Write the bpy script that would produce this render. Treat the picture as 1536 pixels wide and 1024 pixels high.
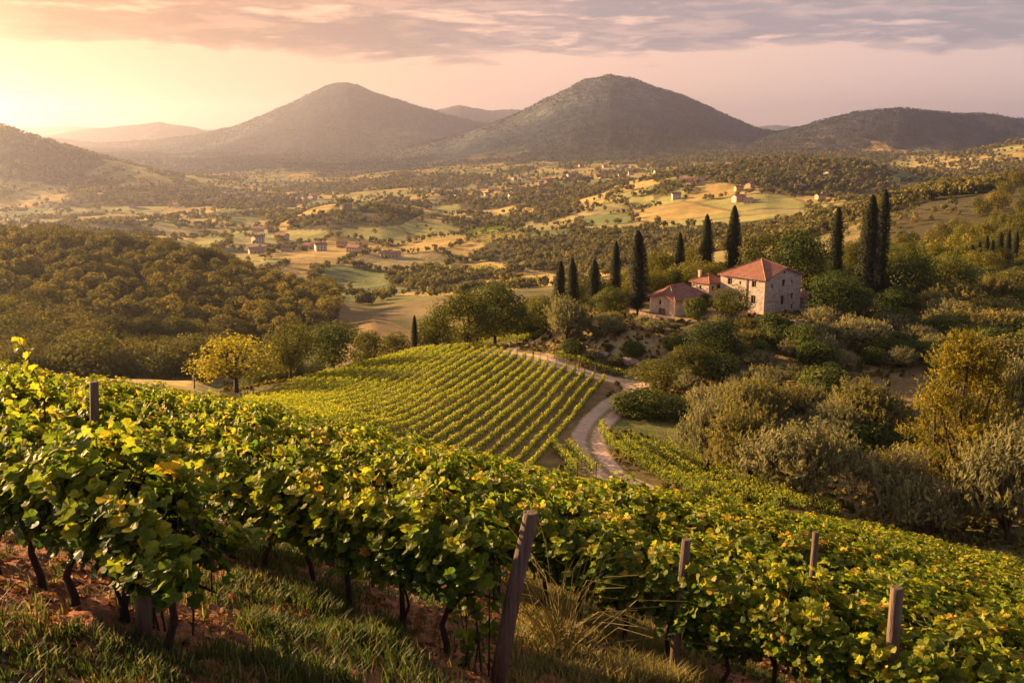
import bpy, math, numpy as np
from mathutils import Vector, Matrix
for o in list(bpy.data.objects): bpy.data.objects.remove(o)
sc = bpy.context.scene
COL = sc.collection
R = math.radians
# ------------------------------------------------------------------ camera
F = 1493.0; PITCH = R(12.0); SP, CP = math.sin(PITCH), math.cos(PITCH)
cd = bpy.data.cameras.new('camera'); cam = bpy.data.objects.new('camera', cd); COL.objects.link(cam)
cd.sensor_width = 36; cd.lens = 36 * F / 1536; cd.clip_start = .2; cd.clip_end = 60000
cam.location = (0, 0, 0); cam.rotation_euler = (R(90) - PITCH, 0, 0); sc.camera = cam
# ------------------------------------------------------------------ sun and sky
SUN_AZ, SUN_EL = -59.0, 13.5           # degrees from the view axis, above the horizon
sd = Vector((math.sin(R(SUN_AZ)) * math.cos(R(SUN_EL)), math.cos(R(SUN_AZ)) * math.cos(R(SUN_EL)), math.sin(R(SUN_EL))))
sl = bpy.data.lights.new('sun', 'SUN'); sl.energy = 5.0; sl.angle = R(.6); sl.color = (1.0, .63, .29)
so = bpy.data.objects.new('sun', sl); COL.objects.link(so); so.rotation_euler = sd.to_track_quat('Z', 'Y').to_euler(); so.location = (-60, 40, 60)
sc.view_settings.view_transform = 'Standard'; sc.view_settings.look = 'None'
sc.view_settings.exposure = 1.9; sc.view_settings.gamma = 1
sc.cycles.volume_bounces = 0; sc.cycles.max_bounces = 7; sc.cycles.diffuse_bounces = 3; sc.cycles.transmission_bounces = 4
sc.cycles.transparent_max_bounces = 8; sc.cycles.use_denoising = True; sc.cycles.sample_clamp_indirect = 4


class NT:
    """tiny node-tree helper"""
    def __init__(s, nt): s.t = nt; nt.nodes.clear()
    def n(s, typ, ins=None, **kw):
        nd = s.t.nodes.new(typ)
        for k, v in kw.items(): setattr(nd, k, v)
        for k, v in (ins or {}).items():
            sk = nd.inputs[k]
            if isinstance(v, bpy.types.NodeSocket): s.t.links.new(v, sk)
            else:
                if sk.type == 'RGBA' and hasattr(v, '__len__') and len(v) == 3: v = (*v, 1)
                sk.default_value = v
        return nd
    def math(s, op, a, b=0.0, clamp=False, c=0.0):
        return s.n('ShaderNodeMath', {0: a, 1: b, 2: c}, operation=op, use_clamp=clamp).outputs[0]
    def mix(s, f, a, b, mode='MIX'):
        nd = s.n('ShaderNodeMix', data_type='RGBA', blend_type=mode)
        for i, v in ((0, f), (6, a), (7, b)):
            sk = nd.inputs[i]
            if isinstance(v, bpy.types.NodeSocket): s.t.links.new(v, sk)
            else: sk.default_value = (*v, 1) if hasattr(v, '__len__') and len(v) == 3 else v
        return nd.outputs[2]
    def ramp(s, f, stops, interp='LINEAR'):
        nd = s.n('ShaderNodeValToRGB', {0: f}); cr = nd.color_ramp; cr.interpolation = interp
        while len(cr.elements) < len(stops): cr.elements.new(.5)
        for e, (p, c) in zip(cr.elements, stops):
            e.position = p; e.color = (*c, 1) if hasattr(c, '__len__') else (c, c, c, 1)
        return nd.outputs[0]
    def mr(s, v, a, b, c=0.0, d=1.0, smooth=False):
        return s.n('ShaderNodeMapRange', {0: v, 1: a, 2: b, 3: c, 4: d}, interpolation_type='SMOOTHSTEP' if smooth else 'LINEAR').outputs[0]
    def noise(s, vec, scale, detail=4, rough=.55, out=0, dist=0.0):
        return s.n('ShaderNodeTexNoise', {'Vector': vec, 'Scale': scale, 'Detail': detail, 'Roughness': rough, 'Distortion': dist}).outputs[out]


w = bpy.data.worlds.new('World'); sc.world = w; w.use_nodes = True
g = NT(w.node_tree)
sky = g.n('ShaderNodeTexSky', sky_type='NISHITA', sun_disc=False, sun_elevation=R(SUN_EL), sun_rotation=R(SUN_AZ),
          altitude=300, air_density=1.3, dust_density=3.5, ozone_density=1.6)
dv = g.n('ShaderNodeTexCoord').outputs['Generated']
xyz = g.n('ShaderNodeSeparateXYZ', {0: dv}); X, Y, Z = xyz.outputs
az = g.math('ARCTAN2', X, Y)
el = g.math('ARCSINE', Z)
# evening tint of the whole sky: rosy grey away from the sun, warm towards it
dot = g.n('ShaderNodeVectorMath', {0: dv, 1: (math.sin(R(-36)) * math.cos(R(4)), math.cos(R(-36)) * math.cos(R(4)), math.sin(R(4)))}, operation='DOT_PRODUCT').outputs['Value']
ang = g.math('ARCCOSINE', dot)
warm = g.ramp(g.math('DIVIDE', ang, 1.6), [(0, (9.5, 4.9, 2.3)), (.09, (7.8, 3.9, 1.95)), (.2, (7.3, 3.9, 2.25)), (.4, (6.7, 4.2, 3.2)), (.68, (5.2, 3.85, 3.6)), (1, (3.2, 2.5, 3.0))])
upf = g.mr(el, 0.05, 1.1, 0, 1, True)
warm = g.mix(upf, warm, (1.5, 1.9, 2.9))
base = g.mix(.94, sky.outputs[0], warm)
# thin streaky cloud bands
cv = g.n('ShaderNodeCombineXYZ', {0: g.math('MULTIPLY', az, 3.4), 1: g.math('MULTIPLY', el, 19.0), 2: 0.6}).outputs[0]
n1 = g.noise(cv, 1.5, 8, .58, dist=.5)
cv2 = g.n('ShaderNodeCombineXYZ', {0: g.math('MULTIPLY', az, 9.0), 1: g.math('MULTIPLY', el, 60.0), 2: 3.3}).outputs[0]
n2 = g.noise(cv2, 1.5, 7, .6, dist=.2)
nn = g.math('ADD', g.math('MULTIPLY', n1, .6), g.math('MULTIPLY', n2, .4))
cover = g.mr(el, .052, .085, -.2, .05, True)
cover = g.math('ADD', cover, g.mr(az, -.35, .25, .015, .03))
cm = g.mr(g.math('ADD', nn, cover), .46, .56, 0, 1, True)
ccol = g.ramp(g.math('DIVIDE', ang, 1.6), [(0, (10, 6.4, 2.8)), (.13, (3.5, 1.6, .75)), (.25, (2.7, 1.65, 1.25)), (.42, (2.4, 1.95, 2.05)), (.7, (2.15, 2.05, 2.35)), (1, (1.8, 1.8, 2.4))])
lit = g.math('MULTIPLY', g.mr(n2, .46, .66, 0, 1, True), .42)
ccol = g.mix(lit, ccol, warm)
final = g.mix(g.math('MULTIPLY', cm, .95), base, ccol)
final = g.mix(1.0, final, (.96, .93, .90), 'MULTIPLY')
bg = g.n('ShaderNodeBackground', {0: final, 1: 0.05})
g.t.links.new(bg.outputs[0], g.n('ShaderNodeOutputWorld').inputs[0])

# ------------------------------------------------------------------ maths helpers
rng = np.random.default_rng(7)
def slope(py):
    dy = (512 - np.asarray(py, float)) / F
    return (-SP + dy * CP) / (CP + dy * SP)
def uof(px, s): return (np.asarray(px, float) - 768) / F * (CP - s * SP)
def pix(x, y, z):
    d = y * CP - z * SP
    return 768 + F * x / d, 512 - F * (y * SP + z * CP) / d
def hsh(ix, iy, k=0):
    h = (ix.astype(np.int64) * 374761393 + iy.astype(np.int64) * 668265263 + k * 974634777) & 0xffffffff
    h = ((h ^ (h >> 13)) * 1274126177) & 0xffffffff
    h = ((h ^ (h >> 16)) * 2246822519) & 0xffffffff
    return ((h ^ (h >> 15)) & 0xffffff) / float(0xffffff)
def vnoise(x, y, k=0):
    ix = np.floor(x); iy = np.floor(y); fx = x - ix; fy = y - iy
    fx = fx * fx * (3 - 2 * fx); fy = fy * fy * (3 - 2 * fy)
    a = hsh(ix, iy, k); b = hsh(ix + 1, iy, k); c = hsh(ix, iy + 1, k); d = hsh(ix + 1, iy + 1, k)
    return (a + (b - a) * fx) * (1 - fy) + (c + (d - c) * fx) * fy
def fbm(x, y, o=4, k=0, ridged=False):
    s = 0; a = 1; t = 0
    for i in range(o):
        v = vnoise(x * 2 ** i + 17.3 * i, y * 2 ** i - 9.1 * i, k + i)
        if ridged: v = 1 - abs(2 * v - 1)
        s = s + a * v; t += a; a *= .5
    return s / t
def sstep(x, a, b): t = np.clip((x - a) / (b - a), 0, 1); return t * t * (3 - 2 * t)
def inpoly(px, py, poly):
    px = np.asarray(px); py = np.asarray(py); r = np.zeros(px.shape, bool); n = len(poly)
    for i in range(n):
        x1, y1 = poly[i]; x2, y2 = poly[(i + 1) % n]
        c = ((y1 > py) != (y2 > py)) & (px < (x2 - x1) * (py - y1) / ((y2 - y1) or 1e-9) + x1)
        r ^= c
    return r
def distline(x, y, pts):
    d = np.full(np.shape(x), 1e9); 
    for (x1, y1), (x2, y2) in zip(pts[:-1], pts[1:]):
        vx, vy = x2 - x1, y2 - y1; t = np.clip(((x - x1) * vx + (y - y1) * vy) / (vx * vx + vy * vy + 1e-12), 0, 1)
        d = np.minimum(d, np.hypot(x - x1 - t * vx, y - y1 - t * vy))
    return d

# ------------------------------------------------------------------ terrain: a height table over (u = x/y, ln y)
SIL = [(-300, 500), (0, 547), (100, 562), (200, 577), (290, 590), (380, 605), (500, 634), (650, 672), (800, 704), (950, 732), (1100, 756), (1300, 788), (1400, 806), (1536, 830), (1900, 900)]
sil_s = slope([p[1] for p in SIL]); sil_u = uof([p[0] for p in SIL], sil_s)
VH = 1.85
def fg(u, y):
    pl = -1.28 / y - .289 * u - .274
    tt = np.interp(u, sil_u, sil_s) - np.interp(y, [5, 13, 18, 30, 50], [.07, .019, .009, .003, 0])
    k = .012; h = np.clip(.5 + .5 * (pl - tt) / k, 0, 1)
    s = pl * (1 - h) + tt * h - k * h * (1 - h)
    return s * y - VH
RINGS = [
 (75, [(0,606),(300,650),(500,690),(700,740),(900,790),(1100,830),(1300,868),(1536,925)]),
 (105, [(0,590,110),(150,588,110),(240,592,112),(350,612,118),(420,612,118),(500,640,105),(650,684,105),(800,712,105),(900,722,103),(950,738,100),(1100,752,96),(1200,768,92),(1300,792,90),(1400,815,88),(1536,838,85)]),
 (135, [(0,572,140),(150,569,140),(290,571,140),(345,592,138),(380,600,138),(500,592,137),(650,609,130),(800,626,130),(880,641,128),(950,654,125),(1000,672,122),(1130,712,112),(1200,735,108),(1300,765,105),(1400,785,103),(1536,800,100)]),
 (165, [(0,592,160),(150,592,160),(290,586,155),(355,589,152),(400,578,152),(500,562,165),(640,529,172),(740,524,175),(830,541,165),(945,577,158),(1050,590,148),(1130,620,140),(1250,630,132),(1400,645,130),(1536,655,130)]),
 (188, [(0,602,200),(300,602,200),(400,596,196),(500,586,196),(640,560,200),(740,528,198),(820,506,193),(900,484,190),(1000,479,184),(1140,476,184),(1220,476,183),(1260,545,160),(1400,552,158),(1536,560,158)]),
 (232, [(0,568,250),(300,572,250),(450,566,250),(560,550,250),(650,522,245),(740,505,240),(850,475,235),(950,460,232),(1100,445,228),(1200,440,228),(1300,440,225),(1400,462,215),(1536,470,215)]),
 (330, [(0,490,350),(200,512,350),(350,535,345),(480,512,365),(560,485,400),(620,500,385),(740,480,335),(850,470,335),(1000,450,335),(1150,420,335),(1300,398,325),(1400,396,315),(1536,388,315)]),
 (520, [(0,365,560),(100,374,555),(200,384,555),(300,402,550),(380,420,545),(440,434,540),(490,452,530),(520,466,525),(560,466,540),(620,456,560),(740,438,600),(850,436,600),(1000,422,560),(1150,393,500),(1300,372,455),(1400,362,450),(1536,338,450)]),
 (800, [(0,392,850),(200,400,850),(350,424,840),(450,432,830),(560,438,800),(700,430,800),(850,418,790),(1000,396,740),(1150,364,690),(1230,345,670),(1320,312,650),(1400,291,650),(1536,272,650)]),
 (950, [(0,375,1100),(200,382,1100),(400,392,1020),(560,412,960),(700,404,960),(850,394,930),(1000,378,900),(1150,352,860),(1250,337,830),(1320,325,800),(1400,310,790),(1536,300,790)]),
 (1200, [(0,350,1450),(200,352,1380),(400,370,1220),(600,384,1150),(700,383,1120),(850,367,1090),(1000,350,1060),(1150,328,1040),(1300,314,1030),(1400,312,1030),(1536,310,1030)]),
 (1600, [(0,330,1850),(200,332,1800),(400,346,1500),(430,335,1560),(500,314,1580),(570,311,1580),(620,325,1560),(740,338,1500),(850,325,1480),(1000,308,1420),(1150,288,1400),(1240,294,1380),(1400,297,1380),(1536,292,1380)]),
 (1950, [(0,318,2250),(200,318,2250),(430,326,2000),(520,322,1980),(640,318,1950),(740,315,1950),(850,297,1900),(950,272,1850),(1050,255,1820),(1130,247,1800),(1200,243,1790),(1290,251,1790),(1350,262,1790),(1420,276,1760),(1536,282,1700)]),
 (2500, [(0,262,2700),(100,278,2700),(250,292,2650),(400,302,2600),(500,302,2500),(600,295,2450),(700,292,2400),(800,285,2400),(900,272,2400),(1000,266,2400),(1200,262,2300),(1300,264,2300),(1400,262,2300),(1536,240,2300)]),
 (3150, [(0,190,3250),(60,208,3250),(150,235,3250),(250,261,3200),(350,278,3150),(430,291,3100),(500,287,3100),(600,277,3100),(700,272,3100),(800,266,3100),(900,258,3100),(1000,252,3000),(1100,248,3000),(1200,247,3000),(1300,248,3000),(1360,246,3000),(1450,232,3000),(1536,210,3000),(1800,190,3000)]),
 (4100, [(0,232,4200),(250,262,4200),(400,262,4200),(500,261,4200),(600,256,4150),(700,249,4100),(800,243,4100),(900,243,4000),(1000,238,4000),(1100,228,4000),(1200,226,4000),(1300,228,4000),(1400,230,4000),(1536,235,4000)]),
 (4900, [(0,228),(250,244),(400,246),(500,247),(600,243),(700,230),(800,205),(860,182),(915,172),(980,180),(1060,196),(1120,210),(1150,205),(1200,192),(1280,172),(1350,162),(1420,168),(1480,174),(1536,177),(1700,170)]),
 (6000, [(0,222),(200,230),(350,232),(450,234),(520,237),(560,236),(620,220),(700,200),(760,178),(800,160),(850,134),(880,121),(915,114),(950,119),(1000,137),(1060,160),(1100,178),(1145,196),(1200,208),(1536,212)]),
 (7200, [(0,222),(200,226),(300,218),(400,200),(460,190),(520,186),(600,195),(700,212),(800,212),(1536,214)]),
 (8500, [(0,206),(60,208),(150,217),(230,212),(300,203),(350,190),(400,172),(450,149),(485,131),(505,125),(520,124),(535,127),(555,136),(600,152),(650,168),(700,181),(760,191),(800,200),(1536,212)]),
 (9800, [(0,212),(1536,212)]),
 (11500, [(0,212),(60,207),(110,198),(170,191),(240,184),(300,194),(340,204),(500,205),(600,190),(640,168),(690,157),(740,166),(780,165),(820,172),(900,195),(1130,197),(1200,200),(1536,204)]),
 (13500, [(0,206),(1536,206)]),
 (16000, [(0,194),(50,192),(100,189),(150,192),(250,195),(1120,193),(1160,188),(1200,192),(1536,197)]),
 (19000, [(0,206),(1536,206)]),
]
US = np.concatenate([np.linspace(-1.05, -.62, 60)[:-1], np.linspace(-.62, .62, 1150), np.linspace(.62, 1.05, 60)[1:]])
NU = len(US)
fy = [1.5, 2.5, 4, 6, 8, 10, 12.5, 16, 20, 26, 33, 42, 52, 60]
LX = [np.full(NU, math.log(y)) for y in fy]; LZ = [fg(US, y) for y in fy]
for yd, pts in RINGS:
    ss = slope([p[1] for p in pts]); uu = uof([p[0] for p in pts], ss); yy = np.array([p[2] if len(p) > 2 else yd for p in pts], float)
    s = np.interp(US, uu, ss); ly = np.interp(US, uu, np.log(yy))
    k = np.hanning(19 if yd < 3000 else 7); k /= k.sum()
    pad = len(k) // 2
    s = np.convolve(np.pad(s, pad, 'edge'), k, 'valid'); ly = np.convolve(np.pad(ly, pad, 'edge'), k, 'valid')
    LX.append(ly); LZ.append(s * np.exp(ly))
LX = np.array(LX); LZ = np.array(LZ)
h = np.diff(LX, axis=0); dl = np.diff(LZ, axis=0) / h
D = np.zeros_like(LZ); w1 = 2 * h[1:] + h[:-1]; w2 = h[1:] + 2 * h[:-1]
with np.errstate(all='ignore'):
    hm = (w1 + w2) / (w1 / dl[:-1] + w2 / dl[1:])
D[1:-1] = np.where(dl[:-1] * dl[1:] > 0, hm, 0); D[0] = dl[0]; D[-1] = dl[-1]
NY = 1150
LY = np.linspace(math.log(1.5), math.log(19000), NY)
ZT = np.zeros((NY, NU))
for j in range(NU):
    i = np.clip(np.searchsorted(LX[:, j], LY) - 1, 0, len(LX) - 2)
    hh = h[i, j]; t = (LY - LX[i, j]) / hh
    ZT[:, j] = ((2*t**3 - 3*t**2 + 1) * LZ[i, j] + (t**3 - 2*t**2 + t) * hh * D[i, j] + (-2*t**3 + 3*t**2) * LZ[i+1, j] + (t**3 - t**2) * hh * D[i+1, j])
YG = np.exp(LY)[:, None] * np.ones((1, NU)); XG = YG * US[None, :]
# the villa's levelled terrace
VZ = -34.75
dt = distline(XG, YG, [(29, 190), (40, 196), (54, 197)])
k = 1 - sstep(dt, 13, 27); ZT = ZT * (1 - k) + VZ * k
# relief
amp = np.interp(YG, [1, 200, 400, 900, 2500, 4000, 6000, 20000], [0, 0, .6, 3, 12, 16, 16, 30])
ZT += np.interp(YG, [1, 560, 800, 2500, 3200, 20000], [0, 0, 13, 22, 0, 0]) * (fbm(XG / 150 + 5, YG / 210, 3, 25) - .5) * 1.5
dx_ = fbm(XG / 420, YG / 420, 4, 5) - .5
ZT += amp * dx_ * 1.2
mtn = sstep(YG, 3300, 5200)
ZT += mtn * 30 * (fbm(XG / 420 + .8 * dx_, YG / 1300, 5, 31, True) - .62)
ZT += np.interp(YG, [1, 2600, 3200, 20000], [0, 0, 3, 12]) * (fbm(XG / 26, YG / 60, 2, 9) - .5) * 2.0
near = YG < 70
ZT += np.where(near, (fbm(XG * 1.1, YG * 1.1, 4, 3) - .5) * .22 + (fbm(XG * 5, YG * 5, 3, 8) - .5) * .13, 0)
ZT += np.where((YG >= 70) & (YG < 400), (fbm(XG / 9, YG / 9, 3, 13) - .5) * .7 * sstep(YG, 70, 100), 0)
def H(x, y):
    x = np.asarray(x, float); y = np.asarray(y, float)
    u = x / y; j = np.clip(np.searchsorted(US, u) - 1, 0, NU - 2); a = np.clip((u - US[j]) / (US[j+1] - US[j]), 0, 1)
    f = np.clip((np.log(y) - LY[0]) / (LY[1] - LY[0]), 0, NY - 1.001); i = f.astype(int); b = f - i
    return (ZT[i, j] * (1-a) + ZT[i, j+1] * a) * (1-b) + (ZT[i+1, j] * (1-a) + ZT[i+1, j+1] * a) * b
def hit(px, py, y0=78.0):
    """first point of the terrain beyond y0 under this pixel of the photograph"""
    s = float(slope(py)); u = float(uof(px, s)); j = int(np.clip(np.searchsorted(US, u), 0, NU - 1))
    ys = np.exp(LY); m = (ys > y0) & (ZT[:, j] >= s * ys)
    if not m.any(): return None
    y = ys[np.argmax(m)]; return (u * y, y, float(H(u * y, y)))
def at(px, y, py=None):
    """the terrain point at distance y in this column"""
    u = (px - 768) / F * 1.0
    for _ in range(3):
        z = float(H(u * y, y)); u = (px - 768) / F * (CP - z / y * SP)
    return (u * y, y, float(H(u * y, y)))

# ------------------------------------------------------------------ mesh helpers
def mesh(name, V, Fs, mat=None, parent=None, smooth=False, rnd=None, col=None):
    """V (n,3); Fs = list of int arrays (m,k). One mesh object."""
    V = np.ascontiguousarray(V, np.float32); me = bpy.data.meshes.new(name)
    Fs = [np.asarray(f, np.int32) for f in (Fs if isinstance(Fs, list) else [Fs]) if len(f)]
    me.vertices.add(len(V)); me.vertices.foreach_set('co', V.ravel())
    tot = np.concatenate([np.full(len(f), f.shape[1], np.int32) for f in Fs]); lv = np.concatenate([f.ravel() for f in Fs])
    me.loops.add(len(lv)); me.loops.foreach_set('vertex_index', lv)
    me.polygons.add(len(tot)); st = np.concatenate([[0], np.cumsum(tot)[:-1]]).astype(np.int32)
    me.polygons.foreach_set('loop_start', st); me.polygons.foreach_set('loop_total', tot)
    me.polygons.foreach_set('use_smooth', np.full(len(tot), smooth))
    if rnd is not None: a = me.attributes.new('rnd', 'FLOAT', 'POINT'); a.data.foreach_set('value', np.asarray(rnd, np.float32))
    if col is not None:
        a = me.attributes.new('col', 'FLOAT_COLOR', 'POINT'); c = np.ones((len(V), 4), np.float32); c[:, :3] = col; a.data.foreach_set('color', c.ravel())
    me.update(); me.validate(verbose=False)
    o = bpy.data.objects.new(name, me); COL.objects.link(o)
    if mat: me.materials.append(mat)
    if parent is not None: o.parent = parent
    return o
class MB:
    """collects boxes, tubes and polygons into one mesh"""
    def __init__(s): s.V = []; s.F = {3: [], 4: []}; s.n = 0; s.r = []
    def add(s, V, F_, r=.5):
        V = np.asarray(V, float).reshape(-1, 3); s.V.append(V); s.r.append(np.full(len(V), r))
        for f in F_: s.F.setdefault(len(f), []).append([i + s.n for i in f])
        s.n += len(V); return s
    def box(s, c, d, M=None, r=.5):
        c = np.array(c, float); d = np.array(d, float) / 2
        P = np.array([[i, j, k] for k in (-1, 1) for j in (-1, 1) for i in (-1, 1)]) * d
        if M is not None: P = P @ np.array(M).T
        return s.add(P + c, [(0, 2, 3, 1), (4, 5, 7, 6), (0, 1, 5, 4), (2, 6, 7, 3), (0, 4, 6, 2), (1, 3, 7, 5)], r)
    def tube(s, pts, rad, n=6, cap=True, r=.5):
        pts = np.asarray(pts, float); rad = np.broadcast_to(np.asarray(rad, float), (len(pts),)); V = []
        for i, p in enumerate(pts):
            t = pts[min(i+1, len(pts)-1)] - pts[max(i-1, 0)]; t = t / (np.linalg.norm(t) + 1e-9)
            a = np.cross(t, (0, 0, 1) if abs(t[2]) < .9 else (1, 0, 0)); a /= np.linalg.norm(a); b = np.cross(t, a)
            for k in range(n):
                q = 2 * math.pi * k / n; V.append(p + rad[i] * (math.cos(q) * a + math.sin(q) * b))
        Fq = [(i*n+k, i*n+(k+1) % n, (i+1)*n+(k+1) % n, (i+1)*n+k) for i in range(len(pts)-1) for k in range(n)]
        if cap: Fq += [tuple(range(n))[::-1], tuple((len(pts)-1)*n + k for k in range(n))]
        return s.add(V, Fq, r)
    def build(s, name, mat, parent=None, smooth=False):
        return mesh(name, np.concatenate(s.V), [np.array(f) for f in s.F.values() if f], mat, parent, smooth, rnd=np.concatenate(s.r))
def tag(o, label=None, cat=None, group=None, kind=None):
    if label: o['label'] = label
    if cat: o['category'] = cat
    if group: o['group'] = group
    if kind: o['kind'] = kind
    return o
def empty(name, loc=(0, 0, 0), rz=0.0, sc_=1.0):
    o = bpy.data.objects.new(name, None); COL.objects.link(o); o.location = loc; o.rotation_euler = (0, 0, rz); o.empty_display_size = .3
    o.scale = sc_ if hasattr(sc_, '__len__') else (sc_,) * 3; return o
KIDS = {}
def copy_tree(root):
    c = root.copy(); COL.objects.link(c)
    if root.name not in KIDS: KIDS[root.name] = [(ch, [g_ for g_ in bpy.data.objects if g_.parent == ch]) for ch in bpy.data.objects if ch.parent == root]
    for ch, gs in KIDS[root.name]:
        d = ch.copy(); COL.objects.link(d); d.parent = c
        for g_ in gs: e = g_.copy(); COL.objects.link(e); e.parent = d
    return c

# ------------------------------------------------------------------ materials
def material(name):
    m = bpy.data.materials.new(name); m.use_nodes = True; return m, NT(m.node_tree)
def finish(g, sh): g.t.links.new(sh, g.n('ShaderNodeOutputMaterial').inputs[0])
def foliage_mat(name, stops, trans=.35, tmul=1.4, rough=.55, spec=.25, objvar=.35, big=.0):
    """leaf colour = per-leaf value + per-tree value through a ramp"""
    m, g = material(name)
    a = g.n('ShaderNodeAttribute', attribute_name='rnd').outputs['Fac']
    oi = g.n('ShaderNodeObjectInfo').outputs['Random']
    f = g.math('ADD', g.math('MULTIPLY', a, 1 - objvar), g.math('MULTIPLY', oi, objvar))
    c = g.ramp(f, stops)
    if name == 'grape_leaf':
        nz_ = g.noise(g.n('ShaderNodeTexCoord').outputs['Object'], 34, 4, .7); c = g.mix(1.0, c, g.mr(nz_, .3, .7, .65, 1.2), 'MULTIPLY'); c = g.mix(g.mr(nz_, .66, .72, 0, .6), c, (.16, .08, .03))
    p = g.n('ShaderNodeBsdfPrincipled', {'Base Color': c, 'Roughness': rough, 'Specular IOR Level': spec})
    t = g.n('ShaderNodeBsdfTranslucent', {'Color': g.mix(1.0, c, (tmul, tmul, tmul * .6), 'MULTIPLY')})
    mx = g.n('ShaderNodeMixShader', {0: trans, 1: p.outputs[0], 2: t.outputs[0]})
    finish(g, mx.outputs[0]); return m
def simple_mat(name, c1, c2, scale=3, rough=.8, bump=.3, stretch=(1, 1, 1), detail=6, spec=.3):
    m, g = material(name)
    tc = g.n('ShaderNodeTexCoord').outputs['Object']; mp = g.n('ShaderNodeMapping', {0: tc, 3: stretch}).outputs[0]
    n = g.noise(mp, scale, detail, .65)
    c = g.mix(g.mr(n, .3, .7), c1, c2)
    b = g.n('ShaderNodeBump', {'Strength': bump, 'Distance': .05, 'Height': n})
    p = g.n('ShaderNodeBsdfPrincipled', {'Base Color': c, 'Roughness': rough, 'Specular IOR Level': spec, 'Normal': b.outputs[0]})
    finish(g, p.outputs[0]); return m
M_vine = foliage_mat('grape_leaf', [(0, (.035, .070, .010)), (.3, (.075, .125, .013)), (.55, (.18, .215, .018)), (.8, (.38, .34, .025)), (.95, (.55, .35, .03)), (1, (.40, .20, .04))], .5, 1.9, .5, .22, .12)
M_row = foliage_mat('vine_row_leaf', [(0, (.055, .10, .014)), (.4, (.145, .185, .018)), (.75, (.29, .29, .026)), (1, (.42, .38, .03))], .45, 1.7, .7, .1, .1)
M_green = foliage_mat('green_leaf', [(0, (.028, .045, .010)), (.5, (.075, .098, .016)), (1, (.19, .18, .028))], .25, 1.5, .7, .12, objvar=.5)
M_gold = foliage_mat('golden_leaf', [(0, (.085, .085, .010)), (.5, (.24, .205, .017)), (1, (.42, .34, .028))], .45, 1.7, .7, .12, objvar=.2)
M_yg = foliage_mat('yellow_green_leaf', [(0, (.050, .062, .010)), (.5, (.14, .135, .016)), (1, (.34, .26, .024))], .3, 1.6, .7, .12, objvar=.4)
M_tall = foliage_mat('sunlit_golden_leaf', [(0, (.045, .052, .009)), (.45, (.14, .125, .014)), (1, (.46, .33, .024))], .35, 1.6, .7, .12, objvar=0)
M_olive = foliage_mat('olive_leaf', [(0, (.065, .07, .028)), (.45, (.19, .18, .08)), (1, (.50, .42, .20))], .38, 1.4, .7, .12, objvar=.3)  # upper stop holds the yellow of sunlit highlights as leaf colour
M_wood = foliage_mat('woodland_leaf', [(0, (.05, .05, .014)), (.5, (.135, .122, .03)), (1, (.34, .26, .055))], .25, 1.5, .9, .03, objvar=.45)
M_brownbush = foliage_mat('russet_leaf', [(0, (.065, .065, .018)), (.5, (.175, .155, .045)), (1, (.40, .32, .10))], .38, 1.5, .8, .1, objvar=.35)
M_cyp = foliage_mat('cypress_leaf', [(0, (.012, .017, .006)), (.6, (.028, .033, .009)), (1, (.07, .064, .015))], .12, 1.2, .7, .15, .2)
M_grass = foliage_mat('grass_blade', [(0, (.035, .065, .012)), (.5, (.085, .11, .02)), (.8, (.22, .18, .05)), (1, (.34, .25, .09))], .4, 1.3, .6, .2, 0)
M_litter = foliage_mat('dead_leaf', [(0, (.09, .035, .015)), (.5, (.22, .085, .025)), (1, (.38, .2, .07))], .2, 1.2, .8, .1, 0)
M_bark = simple_mat('bark', (.035, .022, .014), (.10, .065, .042), 6, .9, .8, (1, 1, .25))
M_vbark = simple_mat('vine_bark', (.018, .011, .008), (.07, .04, .026), 25, .9, 1, (1, 1, .2))
M_post = simple_mat('weathered_post', (.06, .04, .028), (.22, .15, .105), 22, .85, .8, (1, 1, .08))
M_wire = simple_mat('wire', (.2, .18, .16), (.3, .28, .25), 5, .5, 0)

# ------------------------------------------------------------------ land use
PX, PY = pix(XG, YG, ZT)
def voro(x, y, cell, k=0):
    gx = np.floor(x / cell); gy = np.floor(y / cell); f1 = np.full(x.shape, 1e9); f2 = f1.copy(); ident = np.zeros(x.shape)
    for i in (-1, 0, 1):
        for j in (-1, 0, 1):
            cx = gx + i; cy = gy + j
            d = np.hypot((cx + .1 + .8 * hsh(cx, cy, k)) * cell - x, ((cy + .1 + .8 * hsh(cx, cy, k + 1)) * cell - y))
            idd = hsh(cx, cy, k + 2); c = d < f1
            f2 = np.where(c, f1, np.minimum(f2, d)); ident = np.where(c, idd, ident); f1 = np.where(c, d, f1)
    return f1, f2 - f1, ident
GOLD = np.array((.44, .30, .09)); PALE = np.array((.31, .28, .08)); GRN = np.array((.165, .185, .055)); WOODC = np.array((.075, .062, .024)); STUB = np.array((.31, .25, .09))
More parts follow.
